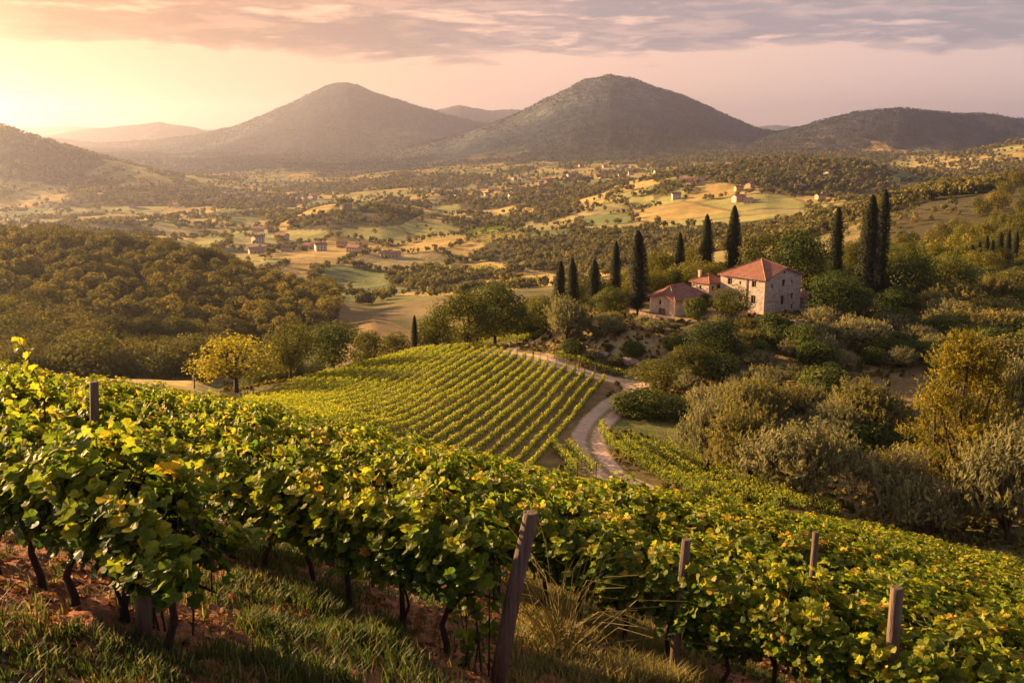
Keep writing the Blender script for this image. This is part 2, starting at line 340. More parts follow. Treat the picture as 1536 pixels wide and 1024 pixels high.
def fields(x, y):
    """patchwork of fields: colour, distance to the field's border, woodedness"""
    wx = x + 40 * (fbm(x / 160, y / 160, 2, 41) - .5); wy = y * .62 + 40 * (fbm(x / 160, y / 160, 2, 45) - .5)
    _, e, i = voro(wx, wy, 88.0, 50)
    c = np.where((i < .28)[..., None], GOLD, np.where((i < .5)[..., None], STUB, np.where((i < .74)[..., None], PALE, GRN)))
    wood = (i > .9) * 1.0
    px, py = pix(x, y, H(x, y))
    nz = fbm(x / 230 + 3, y / 420 + 7, 4, 61)
    # where the photograph is mostly wooded
    b = np.interp(y, [600, 1400, 2300, 3000, 3800, 4300], [-.05, -.06, -.05, -.04, -.02, .12])
    b = b + .1 * ((px > 980) & (y > 1500)) + .10 * ((px < 460) & (y > 2350)) - .1 * ((px > 560) & (px < 800) & (y < 2100)) + .03 * ((px > 880) & (px < 1180) & (y > 1400) & (y < 1900))
    b = b + .35 * inpoly(px, py, [(560, 312), (640, 318), (600, 338), (500, 345), (430, 345), (440, 325)]) + .3 * inpoly(px, py, [(860, 350), (1010, 340), (1080, 352), (1020, 395), (850, 415), (700, 385), (740, 360)])
    b = b + .25 * inpoly(px, py, [(1100, 238), (1260, 235), (1340, 262), (1330, 290), (1200, 300), (1120, 275)])
    wood = np.maximum(wood, sstep(nz + b, .56, .60))
    return c, e, wood
col = np.zeros((NY, NU, 3))
fc, fe, fw = fields(XG, YG)
n1 = fbm(XG / 60, YG / 60, 4, 71)[..., None]; n2 = fbm(XG / 9, YG / 9, 3, 75)[..., None]
far = fc * (.75 + .5 * n1)
far = far * (1 - .5 * (sstep(-fe, -9, -2)[..., None]))
far = far + (WOODC * (.7 + .6 * n1) - far) * fw[..., None]
# mountains are wooded, with faint clearings
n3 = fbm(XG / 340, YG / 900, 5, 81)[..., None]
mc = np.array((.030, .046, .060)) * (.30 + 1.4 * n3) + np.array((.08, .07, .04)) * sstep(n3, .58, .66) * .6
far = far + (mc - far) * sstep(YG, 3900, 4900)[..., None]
mid = np.array((.13, .115, .035)) * (.7 + .6 * n2) + (np.array((.20, .15, .06)) - np.array((.13, .115, .035))) * sstep(n1, .45, .6)
def paint(poly, c, ymin=60, ymax=1e6, nz=.4):
    m = (inpoly(PX, PY, poly) & (YG > ymin) & (YG < ymax))[..., None]
    global mid
    mid = np.where(m, np.array(c) * (1 - nz / 2 + nz * n2), mid)
paint([(140, 580), (150, 562), (330, 560), (330, 595), (140, 600)], (.50, .37, .12), 80, 215)
paint([(375, 600), (500, 565), (640, 530), (740, 526), (830, 546), (930, 575), (890, 640), (860, 740), (400, 700)], (.24, .16, .065), 70, 185, .8)
paint([(490, 445), (560, 470), (625, 500), (620, 540), (480, 540), (440, 500)], (.23, .155, .06), 260, 700)
paint([(0, 500), (120, 560), (350, 560), (350, 520), (200, 520)], (.12, .10, .04), 200, 400)
paint([(895, 650), (905, 630), (960, 640), (1120, 715), (1300, 780), (1540, 830), (1540, 900), (900, 900)], (.17, .13, .045), 70, 140, .7)
paint([(905, 612), (960, 588), (1040, 600), (1090, 690), (960, 665), (900, 650)], (.15, .15, .04), 100, 175, .8)
paint([(800, 530), (850, 470), (960, 462), (1280, 462), (1300, 490), (1180, 510), (1120, 545), (1000, 570), (900, 565)], (.34, .24, .10), 120, 215, .8)
paint([(1000, 560), (1130, 540), (1250, 545), (1400, 540), (1380, 600), (1200, 625), (1100, 610)], (.24, .16, .065), 120, 215, .8)
# the slopes of the wooded hill and the right-hand woods: dark floor
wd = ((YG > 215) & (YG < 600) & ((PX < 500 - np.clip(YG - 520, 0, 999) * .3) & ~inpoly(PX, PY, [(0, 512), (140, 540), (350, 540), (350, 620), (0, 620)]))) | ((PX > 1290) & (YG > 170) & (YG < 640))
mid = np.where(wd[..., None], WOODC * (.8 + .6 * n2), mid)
kf = sstep(YG, 560, 760)[..., None]
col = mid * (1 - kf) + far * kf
# the foreground slope: red soil and grass lanes
ROWD = np.array((-.812, .584)); ROWN = np.array((.584, .812)); SP_ROW = 2.85; ROW0 = -3.3 * .584 + 8.15 * .812
qn = XG * ROWN[0] + YG * ROWN[1]; q = np.interp(qn, [4.69 - 28.5, 4.69, 7.68, 11.2, 14.4, 14.4 + 285], [-10, 0, 1, 2, 3, 103])
lane = np.abs(q - np.floor(q) - .5)
gr = sstep(.5 - lane + .35 * (fbm(XG * .5, YG * .5, 3, 91) - .5) , .30, .48)
gr = np.maximum(gr, sstep(-q, .25, .5))
gm = (gr * sstep(fbm(XG * .9, YG * .9, 4, 95), .38, .55))[..., None]
fgc = np.array((.30, .125, .058)) * (1 - gm) + np.array((.12, .10, .032)) * gm
fgc = fgc * (.6 + .8 * fbm(XG * 3, YG * 3, 3, 97)[..., None])
kn = sstep(YG, 60, 74)[..., None]
col = fgc * (1 - kn) + col * kn

def terrain_mat(name, fine, bump, detail_scale, dist):
    m, g = material(name)
    tc = g.n('ShaderNodeTexCoord').outputs['Object']
    c = g.n('ShaderNodeAttribute', attribute_name='col').outputs['Color']
    n = g.noise(tc, detail_scale, 6, .68)
    n2_ = g.noise(tc, detail_scale * 6.3, 4, .6)
    f = g.math('ADD', g.mr(n, .3, .7, 1 - fine, 1 + fine), g.mr(n2_, .3, .7, -fine * .5, fine * .5))
    c = g.mix(1.0, c, f, 'MULTIPLY')
    hh = g.math('ADD', n, g.math('MULTIPLY', n2_, .35))
    b = g.n('ShaderNodeBump', {'Strength': bump, 'Distance': dist, 'Height': hh})
    p = g.n('ShaderNodeBsdfPrincipled', {'Base Color': c, 'Roughness': .95, 'Specular IOR Level': .1, 'Normal': b.outputs[0]})
    finish(g, p.outputs[0]); return m
def strip(name, i0, i1, mat):
    ii = np.arange(i0, i1 + 1); nr = len(ii)
    V = np.stack([XG[ii], YG[ii], ZT[ii]], -1).reshape(-1, 3)
    a = (np.arange(nr - 1)[:, None] * NU + np.arange(NU - 1)[None]).ravel()
    Q = np.stack([a, a + 1, a + NU + 1, a + NU], 1)
    return tag(mesh(name, V, Q, mat, None, True, col=col[ii].reshape(-1, 3)), kind='structure')
i1 = int(np.searchsorted(LY, math.log(70))); i2 = int(np.searchsorted(LY, math.log(600))); i3 = int(np.searchsorted(LY, math.log(3500)))
M_soil = terrain_mat('red_soil', .55, .9, 5.0, .08)
M_land = terrain_mat('grassland', .4, .6, .5, .5)
M_valley = terrain_mat('valley_fields', .3, .6, .05, 3)
M_mount = terrain_mat('wooded_slopes', .9, 1.0, .016, 40)
strip('ground', 0, i1, M_soil)
strip('terrain', i1, i2, M_land)
strip('valley', i2, i3, M_valley)
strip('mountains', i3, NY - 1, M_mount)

# ------------------------------------------------------------------ roads
def smooth_path(pts, n=8):
    P = np.array(pts, float); P = np.vstack([2*P[0]-P[1], P, 2*P[-1]-P[-2]]); out = []
    for i in range(1, len(P) - 2):
        for t in np.linspace(0, 1, n, endpoint=False):
            a, b, c, d = P[i-1:i+3]
            out.append(.5 * ((2*b) + (c-a)*t + (2*a-5*b+4*c-d)*t*t + (3*b-a-3*c+d)*t**3))
    out.append(P[-2]); return np.array(out)
mr_, gr_ = material('dusty_gravel'), None
m, g = mr_; 
v = g.n('ShaderNodeAttribute', attribute_name='rnd').outputs['Fac']; tc = g.n('ShaderNodeTexCoord').outputs['Object']
nz = g.noise(tc, 1.3, 7, .7)
track = g.mr(g.math('ABSOLUTE', g.math('SUBTRACT', g.math('ABSOLUTE', g.math('ADD', v, g.mr(nz, .3, .7, -.09, .09))), .48)), .24, .42, 1, 0, True)
cc = g.mix(track, (.30, .23, .11), (.60, .42, .29)); cc = g.mix(1.0, cc, g.mr(nz, .25, .75, .7, 1.25), 'MULTIPLY')
bmp = g.n('ShaderNodeBump', {'Strength': .5, 'Distance': .06, 'Height': nz})
finish(g, g.n('ShaderNodeBsdfPrincipled', {'Base Color': cc, 'Roughness': .95, 'Specular IOR Level': .1, 'Normal': bmp.outputs[0]}).outputs[0]); M_road = m
def road(name, pixpts, width, y0=86):
    P = [hit(a, b, y0)[:2] for a, b in pixpts]; P = smooth_path(P, 14)
    T = np.gradient(P, axis=0); T /= np.linalg.norm(T, axis=1)[:, None] + 1e-9; N = np.stack([-T[:, 1], T[:, 0]], 1)
    K = 9; tt = np.linspace(-1, 1, K); V = []; r = []
    for k in range(K):
        ww = width / 2 * (1 + (.12 * (vnoise(P[:, 0] * .6, P[:, 1] * .6, 5) - .5) if abs(tt[k]) == 1 else 0))
        q = P + N * (tt[k] * ww)[..., None] if hasattr(ww, '__len__') else P + N * tt[k] * ww
        z = H(q[:, 0], q[:, 1]) + (.06 if abs(tt[k]) < 1 else -.04); V.append(np.column_stack([q, z])); r.append(np.full(len(P), tt[k]))
    n = len(P); V = np.concatenate(V); a = np.concatenate([np.arange(n - 1) + k * n for k in range(K - 1)])
    return tag(mesh(name, V, np.stack([a, a + 1, a + n + 1, a + n], 1), M_road, None, True, rnd=np.concatenate(r)), kind='structure'), P
_, ROADP = road('road', [(716, 531), (750, 529), (785, 536), (835, 549), (890, 564), (940, 576), (957, 585), (940, 600), (918, 614), (898, 632), (885, 652), (884, 672), (895, 694), (918, 714), (945, 731), (985, 752)], 5.2)
_, PATHP = road('path', [(765, 530), (785, 519), (810, 511), (828, 503)], 2.6, 120)

# ------------------------------------------------------------------ leaf clouds
LEAF = {
 'quad': (np.array([(-.5, 0, 0), (0, -.36, .09), (.5, 0, 0), (0, .36, .09)]), np.array([(0, 1, 2, 3)])),
 'long': (np.array([(-.5, 0, 0), (0, -.16, .04), (.5, 0, 0), (0, .16, .04)]), np.array([(0, 1, 2, 3)])),
 'tri': (np.array([(-.5, -.3, 0), (.5, -.3, 0), (0, .5, 0)]), np.array([(0, 1, 2)])),
 'vine2': (np.array([(0, -.45, -.02), (.5, -.15, .06), (.32, .4, .1), (0, .55, 0), (-.32, .4, .1), (-.5, -.15, .06)]), np.array([(0, 1, 2, 3), (0, 3, 4, 5)])),
}
_o = [(0, -.30, 0), (.2, -.47, .05), (.44, -.34, .2), (.54, -.06, .16), (.40, .06, .12), (.46, .30, .02), (.22, .34, .03), (.0, .56, -.22), (-.22, .34, .05), (-.46, .30, .10), (-.40, .06, .14), (-.54, -.06, .24), (-.44, -.34, .18), (-.2, -.47, .05)]
LEAF['vine'] = (np.array([(0, 0, .0)] + _o), np.array([(0, i + 1, (i + 1) % 14 + 1) for i in range(14)]))
def leaves(C, N, size, kind='quad', rg=rng, spin=None):
    """arrays of a leaf shape at centres C, facing N, each turned about N; returns V, F"""
    T, Fc = LEAF[kind]; n = len(C); N = N / (np.linalg.norm(N, axis=1)[:, None] + 1e-9)
    ref = rg.normal(size=(n, 3)) if spin is None else spin + rg.normal(size=(n, 3)) * .35
    a = np.cross(ref, N); a /= np.linalg.norm(a, axis=1)[:, None] + 1e-9; b = np.cross(N, a)
    size = np.broadcast_to(size, (n,))[:, None, None]
    V = C[:, None] + size * (T[None, :, :1] * a[:, None] + T[None, :, 1:2] * b[:, None] + T[None, :, 2:] * N[:, None])
    Fx = Fc[None] + (np.arange(n) * len(T))[:, None, None]
    return V.reshape(-1, 3), Fx.reshape(-1, Fc.shape[1]), len(T)
def rdir(n, rg=rng): v = rg.normal(size=(n, 3)); return v / np.linalg.norm(v, axis=1)[:, None]
def clumps(W, Hh, base, n, rg, rr=(.16, .3), prof=None, shell=.55):
    """clump centres and radii filling a crown W wide, reaching from base to Hh"""
    d = rdir(n, rg); r = rg.uniform(shell, 1, n) ** .6
    c = d * r[:, None] * np.array([W/2, W/2, (Hh-base)/2]) * .78
    t = (c[:, 2] / (Hh - base) + .5).clip(0, 1)
    if prof is not None: k = np.interp(t, *prof); c[:, :2] *= k[:, None]
    c[:, :2] *= 1 + .22 * (rg.random((n, 1)) - .5); c[:, 2] += (Hh + base) / 2
    return c, rg.uniform(*rr, n) * W * (.8 + .35 * rg.random(n))
def crown(W, Hh, base, nc, nl, ls, rg, rr=(.16, .28), kind='quad', prof=None, up=.25, shell=.5, flat=.8, tone=.3, nn=.38):
    c, r = clumps(W, Hh, base, nc, rg, rr, prof, shell)
    pr = r ** 2 / (r ** 2).sum(); k = rg.choice(nc, nl, p=pr); d = rdir(nl, rg)
    C = c[k] + d * (r[k] * rg.uniform(.55, 1.08, nl) ** .5)[:, None] * np.array([1, 1, flat])
    N = d + rg.normal(size=(nl, 3)) * nn; N[:, 2] += up
    V, F_, m_ = leaves(C, N, ls * rg.uniform(.6, 1.3, nl), kind, rg)
    tone_ = rg.normal(0, tone, nc)[k] * .5 + .45 + rg.normal(0, .17, nl)
    return V, F_, np.repeat(np.clip(tone_, 0, 1), m_), (c, r)
def trunk_mb(Hh, r0, ends, rg, base=None, n=7, spread=.5):
    mb = MB(); fork = base if base else Hh * .3
    p = [(0, 0, -.5), (rg.normal(0, .03), rg.normal(0, .03), fork * .5), (rg.normal(0, .1), rg.normal(0, .1), fork)]
    mb.tube(p, [r0 * 1.25, r0, r0 * .85], n)
    for e in ends:
        e = np.array(e); m1 = np.array(p[-1]) + (e - np.array(p[-1])) * .45 + np.array([0, 0, .12 * Hh * spread]) + rg.normal(0, .02 * Hh, 3)
        mb.tube([np.array(p[-1]) - (0, 0, .2), m1, e], [r0 * .6, r0 * .35, r0 * .1], 5, False)
    return mb

# ------------------------------------------------------------------ tree library: mesh data shared by every copy
def data_of(o): d = o.data; bpy.data.objects.remove(o); return d
LIB = {}
def lib(kind, crown_args, mat, rg, trunk=None):
    V, F_, r, (cc_, cr_) = crown(*crown_args[:6], rg, **crown_args[6])
    c = data_of(mesh(kind + '_crown', V, F_, mat, rnd=r)); t = None; rw = 2 * float(np.percentile(np.abs(V[:, :2]), 96)); rh = float(np.percentile(V[:, 2], 99.3))
    if trunk:
        k = rg.choice(len(cc_), min(trunk[2], len(cc_)), replace=False)
        t = data_of(trunk_mb(crown_args[1], trunk[0], cc_[k], rg, trunk[1]).build(kind + '_trunk', M_bark, smooth=True))
    LIB.setdefault(kind, []).append((c, t, rh, rw))
def spray(kind, W, Hh, mat, rg, ns, nl, ls=.30, tw=1.25, lobes=None, tr0=.17):
    """a bushy crown of upswept feathery twigs growing from a few lopsided lobes"""
    nb = 9; a = rg.uniform(0, 6.28, nb); rr_ = W * .30 * rg.uniform(.2, 1, nb); lobe = np.column_stack([np.cos(a) * rr_, np.sin(a) * rr_, Hh * rg.uniform(.26, .60, nb)]); lr = W * rg.uniform(.17, .27, nb)
    if lobes is not None: lobe, lr = lobes; nb = len(lobe)
    k = rg.integers(0, nb, ns); d = rdir(ns, rg); d[:, 2] = np.abs(d[:, 2]) * 1.0 - .35; b = lobe[k] + d * lr[k][:, None] * rg.uniform(.5, 1, (ns, 1)); b[:, 2] = np.maximum(b[:, 2], .25)
    g_ = d * .8 + rg.normal(0, .28, (ns, 3)); g_[:, 2] += .85; g_ /= np.linalg.norm(g_, axis=1)[:, None]; ln = tw * rg.uniform(.45, 1.15, ns)
    t = rg.random((ns, nl)); C = b[:, None] + g_[:, None] * (t * ln[:, None])[..., None] + rg.normal(0, .10, (ns, nl, 3)) * (1.2 - t)[..., None]
    N = rg.normal(size=(ns, nl, 3)) * .38 + d[:, None] * 1.1 + (0, 0, .2)
    V, F_, m_ = leaves(C.reshape(-1, 3), N.reshape(-1, 3), ls * rg.uniform(.6, 1.25, ns * nl), 'long', rg, np.cross(N.reshape(-1, 3), np.repeat(g_, nl, 0)) * 3)
    tn = (rg.normal(.38, .14, ns)[:, None] + .22 * t + rg.normal(0, .12, (ns, nl))).ravel()
    c = data_of(mesh(kind + '_crown', V, F_, mat, rnd=np.repeat(np.clip(tn, 0, 1), m_)))
    tr = data_of(trunk_mb(Hh, tr0, lobe[::max(1, nb // 30)], rg, .8).build(kind + '_trunk', M_bark, smooth=True))
    LIB.setdefault(kind, []).append((c, tr, float(np.percentile(V[:, 2], 99)), 2 * float(np.percentile(np.abs(V[:, :2]), 96))))
for i in range(3):
    rg = np.random.default_rng(100 + i)
    round_ = ([0, .15, .5, .85, 1], [.75, .95, 1, .8, .5])
    lib('broad', (9, 11, 1.6, 46, 7500, .34, dict(prof=round_)), M_green, rg, (.28, 2.6, 12))
    lib('autumn', (9, 11, 1.6, 46, 6500, .34, dict(prof=round_, tone=.3)), M_yg, rg, (.26, 2.6, 12))
    lib('shrub', (5, 4.2, .1, 34, 4500, .26, dict(rr=(.15, .24))), M_green, rg, (.12, .8, 7))
    lib('russet', (5.4, 3.8, .1, 34, 4500, .26, dict(rr=(.15, .24))), M_brownbush, rg, (.12, .8, 7))
    spray('silver', 6.6, 5.6, M_olive, rg, 900, 16)
    spray('feather', 6.0, 6.0, M_brownbush, rg, 800, 15)
    lib('wood', (9, 9, .6, 15, 1900, .60, dict(rr=(.24, .36), nn=.32, shell=.6)), M_wood, rg)
    lib('woodyellow', (9, 9, .6, 18, 1900, .60, dict(rr=(.2, .34), nn=.35)), M_yg, rg)
rg = np.random.default_rng(5)
lib('golden', (11, 9.5, 1.0, 60, 4200, .30, dict(rr=(.07, .13), shell=.35, tone=.2, prof=([0, .2, .6, 1], [.85, 1, .95, .55]))), M_gold, rg, (.22, 2.2, 30))
nb_ = 130; zt = rg.random(nb_) ** 1.15; ra = np.interp(zt, [0, .15, .4, .7, .9, 1], [4.2, 4.8, 4.0, 2.5, 1.3, .5]) * rg.uniform(.25, 1, nb_) ** .6; aa = rg.uniform(0, 6.28, nb_)
spray('tallgold', 10, 18, M_tall, rg, 3600, 12, .26, 1.3, (np.column_stack([np.cos(aa) * ra, np.sin(aa) * ra, 1.2 + zt * 14.8]), rg.uniform(.5, 1.15, nb_)), .34)
def cyp(rg, Hh=15.0, W=2.5, n=9000):
    t = rg.random(n) ** .85; z = .6 + t * (Hh - .6)
    prof = np.interp(t, [0, .05, .2, .45, .7, .88, .97, 1], [.35, .7, .95, 1, .82, .5, .22, .04])
    a = rg.random(n) * 2 * math.pi
    bump = 1 + .12 * rg.normal(size=n) + .2 * np.sin(a * 5 + 9 * np.sin(t * 11 + rg.random() * 6)) * (1 - t) + .10 * np.sin(a * 9 + t * 40)
    rad = W / 2 * prof * bump * rg.uniform(.72, 1.06, n) ** .5
    C = np.column_stack([np.cos(a) * rad, np.sin(a) * rad, z]); C[:, 0] += .15 * np.sin(t * 3 + rg.random() * 6)
    N = np.column_stack([np.cos(a), np.sin(a), .5 + 0 * a]) + rg.normal(size=(n, 3)) * .4
    V, F_, m_ = leaves(C, N, .30 * rg.uniform(.6, 1.3, n), 'long', rg, np.array([0, 0, 1]) + 0 * C)
    # opaque heart so that no light leaks through the column
    mb = MB(); ts = np.linspace(0.02, .97, 12); mb.tube([(0, 0, .6 + q * (Hh - .6)) for q in ts], [W / 2 * .68 * np.interp(q, [0, .05, .2, .45, .7, .88, .97, 1], [.35, .7, .95, 1, .82, .5, .22, .04]) for q in ts], 10)
    V2 = np.concatenate(mb.V); F2 = np.array(mb.F[4]) + len(V)
    o = mesh('cypress_crown', np.concatenate([V, V2]), [F_, F2], M_cyp, rnd=np.concatenate([np.repeat(np.clip(rg.normal(.45, .22, n), 0, 1), m_), np.full(len(V2), .1)]))
    tr = MB().tube([(0, 0, -2.0), (0, 0, .5), (0, 0, Hh * .3)], [.2, .16, .08], 8).build('cypress_trunk', M_bark, smooth=True)
    LIB.setdefault('cypress', []).append((data_of(o), data_of(tr), Hh, W))
for i in range(4): cyp(np.random.default_rng(300 + i))
NPL = {}
def tree(kind, P, hgt, wid, label, cat, name, group=None, rz=None, sink=.15, trunk=True, lift=0.0):
    k = NPL.get(kind, 0); NPL[kind] = k + 1
    c, t, Hh, W = LIB[kind][k % len(LIB[kind])]
    s = hgt / Hh; sw = wid / W if wid else s; rz = (k * 2.399) % 6.28 if rz is None else rz
    if t is None or not trunk:
        o = bpy.data.objects.new(name, c); COL.objects.link(o); o.location = (P[0], P[1], P[2] - sink + lift); o.rotation_euler = (0, 0, rz); o.scale = (sw, sw, s)
    else:
        o = empty(name, (P[0], P[1], P[2] - sink + lift), rz, (sw, sw, s))
        for nm, d in (('crown', c), ('trunk', t)):
            ch = bpy.data.objects.new(nm, d); COL.objects.link(ch); ch.parent = o
    return tag(o, label, cat, group)
def ppm(P): return F / (P[1] * CP - P[2] * SP)      # pixels per metre at a point
def ptree(kind, px, py, hpx, wpx, label, cat='tree', name='tree', y=None, **kw):
    P = at(px, y) if y else (hit(px, py) or at(px, 180))
    s = ppm(P); return tree(kind, P, hpx / s / .985, wpx / s, label, cat, name, **kw)

# cypresses: column, base row, height and width in the photograph
CY = [(839, 453, 62, 18, 205, 'small dark cypress at the far left end of the cypress line by the farmhouse'),
 (860, 450, 62, 17, 207, 'small dark cypress, second from the left end of the line by the farmhouse'),
 (891, 478, 89, 19, 196, 'dark cypress just left of the round bush, third in the cypress line'),
 (923, 437, 74, 17, 214, 'dark cypress rising behind the round green bush left of the farmhouse'),
 (956, 472, 126, 27, 184, 'tall broad cypress with bare trunk beside the small tiled outbuilding'),
 (1017, 430, 80, 18, 225, 'slim cypress rising behind the small tiled outbuilding'),
 (1060, 415, 92, 20, 222, 'tall cypress behind the red roof of the middle annex'),
 (1098, 405, 95, 23, 220, 'tall cypress rising behind the left end of the main farmhouse roof'),
 (1252, 412, 99, 22, 222, 'single tall cypress right of the farmhouse, behind the big round bush'),
 (1296, 442, 147, 29, 200, 'tallest broad cypress with bare trunk, front one of the pair at the pale wall'),
 (1315, 415, 127, 22, 215, 'tall cypress standing close behind the broadest one at the pale wall'),
 (622, 537, 66, 10, 178, 'lone slender cypress at the upper edge of the striped vineyard')]
for px, py, hp, wp, y, lb in CY:
    P = at(px, y); s = ppm(P); top = (py - hp); base = pix(*P)[1]
    hh = (base - top) / s / .985 - (1.1 if px in (956, 1296) else 0)
    o = tree('cypress', P, hh, wp / s, lb, 'cypress', 'cypress', 'cypresses around the farmhouse', lift=1.1 if px in (956, 1296) else 0); o.rotation_euler.x = .02 * math.sin(px * 1.7); o.rotation_euler.y = .025 * math.cos(px * 2.3)
for i, (px, top, y) in enumerate([(1476, 352, 285), (1484, 358, 282), (1497, 348, 290), (1509, 344, 300), (1521, 346, 298), (1466, 362, 288), (1455, 366, 292)]):
    P = at(px, y); s = ppm(P); base = pix(*P)[1]
    tree('cypress', P, max(5, (base - top) / s), 1.9, 'small dark cypress in the cluster within the right hand woods', 'cypress', 'cypress', 'cluster of small cypresses in the woods')

# individually described trees and bushes
T = [
 # kind, px, base py, height px, width px, distance or None, label
 ('golden', 355, 596, 96, 122, 148, 'golden yellow spreading tree with visible branches left of the striped vineyard'),
 ('autumn', 436, 580, 98, 66, 158, 'tall round green tree just right of the golden yellow tree'),
 ('broad', 500, 572, 88, 84, 168, 'broad dark green tree, third from the left along the vineyard edge'),
 ('autumn', 552, 560, 62, 58, 186, 'lower yellowish tree between the broad dark tree and the slender cypress'),
 ('autumn', 594, 550, 52, 50, 192, 'small yellowish tree immediately left of the slender cypress'),
 ('autumn', 652, 532, 76, 56, 188, 'yellow-green tree immediately right of the slender cypress'),
 ('autumn', 702, 522, 84, 70, 194, 'tall yellow-green tree left of the biggest tree above the striped vineyard'),
 ('broad', 742, 522, 95, 88, 200, 'biggest dark-hearted tree above the top of the striped vineyard'),
 ('autumn', 795, 515, 62, 54, 212, 'yellow-green tree between the biggest tree and the cypress line'),
 ('broad', 822, 505, 50, 46, 208, 'dark green tree at the foot of the first cypresses'),
 ('silver', 848, 524, 76, 62, 176, 'pale feathery olive tree beside the road below the cypress line'),
 ('broad', 917, 486, 54, 46, 186, 'round green bush between the third and the broad cypress'),
 ('shrub', 1043, 486, 40, 31, 183, 'small round clipped bush at the corner of the tiled outbuilding'),
 ('autumn', 1096, 492, 60, 56, 181, 'leafy green tree in front of the left wall of the main farmhouse'),
 ('broad', 1058, 478, 38, 22, 190, 'narrow tree in the gap between outbuilding and main farmhouse'),
 ('broad', 1254, 490, 82, 84, 184, 'large round dark green tree right of the main farmhouse'),
 ('broad', 1290, 476, 46, 36, 190, 'dark bush tucked against the right of the large round tree'),
 ('shrub', 1156, 518, 44, 42, None, 'bright green bush below the front corner of the farmhouse'),
 ('shrub', 1203, 536, 50, 52, None, 'green bush on the slope below the right facade'),
 ('broad', 1076, 546, 62, 74, None, 'dense golden green tree on the slope below the farmhouse terrace'),
 ('autumn', 1040, 578, 60, 64, None, 'yellow-green tree between the road bend and the farmhouse slope'),
 ('broad', 1084, 582, 52, 60, None, 'dark green tree low on the slope behind the yellow-green one'),
 ('autumn', 996, 616, 74, 92, 150, 'spreading green tree at the inside of the road bend'),
 ('shrub', 962, 660, 58, 80, 138, 'dense dark bush at the inner edge of the curving road'),
 ('broad', 1008, 660, 50, 60, 136, 'dark bush behind the one at the curving road'),
 ('silver', 1286, 556, 72, 72, 168, 'grey-green olive tree right of centre below the large round tree'),
 ('silver', 1232, 572, 48, 48, 160, 'small grey-green olive bush left of the brown clearing'),
 ('silver', 1378, 546, 54, 48, 172, 'grey-brown olive bush at the right edge of the brown clearing'),
 ('silver', 1330, 530, 52, 50, 178, 'olive bush on the slope right of the large round tree'),
 ('broad', 1343, 486, 56, 56, 196, 'green tree with pale trunk right of the pale wall'),
 ('broad', 1365, 440, 64, 66, 215, 'leafy green tree behind the pale wall, right of the cypress pair'),
 ('broad', 1425, 445, 60, 62, 218, 'rounded green tree second right of the cypress pair'),
 ('silver', 1408, 505, 56, 66, 190, 'grey-green tree in the middle of the right hand slope'),
 ('autumn', 1152, 432, 76, 78, 216, 'golden tree rising behind the main farmhouse roof'),
 ('broad', 1196, 432, 84, 74, 212, 'tall dark tree behind the right end of the farmhouse roof'),
 ('autumn', 1275, 425, 62, 44, 232, 'golden tree between the single cypress and the cypress pair'),
 ('autumn', 985, 446, 68, 56, 224, 'golden-leaved tree behind the small tiled outbuilding'),
 ('autumn', 1036, 432, 60, 52, 240, 'golden tree between the two cypresses behind the annex'),
 ('autumn', 940, 448, 44, 40, 226, 'small golden tree behind the broad cypress'),
 ('autumn', 1128, 420, 46, 50, 242, 'golden tree behind the apex of the farmhouse roof'),
 ('tallgold', 1432, 776, 268, 176, 103, 'very tall golden tree towering over the olive grove at right'),
 ('silver', 1206, 752, 118, 150, 99, 'large rounded olive tree in the middle of the front of the grove'),
 ('feather', 1118, 724, 108, 96, 106, 'olive tree with arching golden branches at the left front of the grove'),
 ('silver', 1060, 700, 98, 84, 112, 'silvery olive tree at the left end of the grove near the road vines'),
 ('silver', 1322, 788, 116, 112, 98, 'silvery olive tree immediately left of the very tall golden tree'),
 ('silver', 1510, 818, 184, 138, 92, 'big grey-gold tree cut by the right edge of the picture'),
 ('silver', 1392, 806, 86, 80, 92, 'low olive tree at the foot of the very tall golden tree'),
 ('feather', 1140, 650, 76, 112, 126, 'wide olive tree in the second line of the grove'),
 ('silver', 1085, 632, 52, 76, 134, 'grey olive tree in the grove behind the dark road bush'),
 ('feather', 1190, 640, 62, 74, 132, 'olive tree behind the large rounded one in the grove'),
 ('feather', 1306, 672, 98, 84, 122, 'golden-tipped olive tree below the brown clearing'),
 ('silver', 1248, 668, 60, 72, 120, 'low olive tree between the clearing and the grove front'),
 ('silver', 1510, 668, 128, 76, 122, 'pale grey tree behind the very tall golden tree at the right edge'),
 ('silver', 1150, 600, 46, 70, 144, 'olive bush at the back of the grove left of the clearing'),
]
NM = {'broad': 'broadleaf_tree', 'autumn': 'autumn_tree', 'golden': 'golden_tree', 'silver': 'olive_tree', 'feather': 'olive_tree', 'shrub': 'bush', 'tallgold': 'golden_tree'}
for kd, px, py, hp, wp, y, lb in T:
    if y:
        P = at(px, y); s = ppm(P); base = pix(*P)[1]; hh = max(hp * .7, base - (py - hp)) / s / .97
        tree(kd, P, hh, wp / s, lb, 'bush' if 'bush' in lb else 'tree', 'bush' if 'bush' in lb else NM[kd])
    else: ptree(kd, px, py, hp, wp, lb, 'bush' if 'bush' in lb else 'tree', 'bush' if 'bush' in lb else NM[kd])

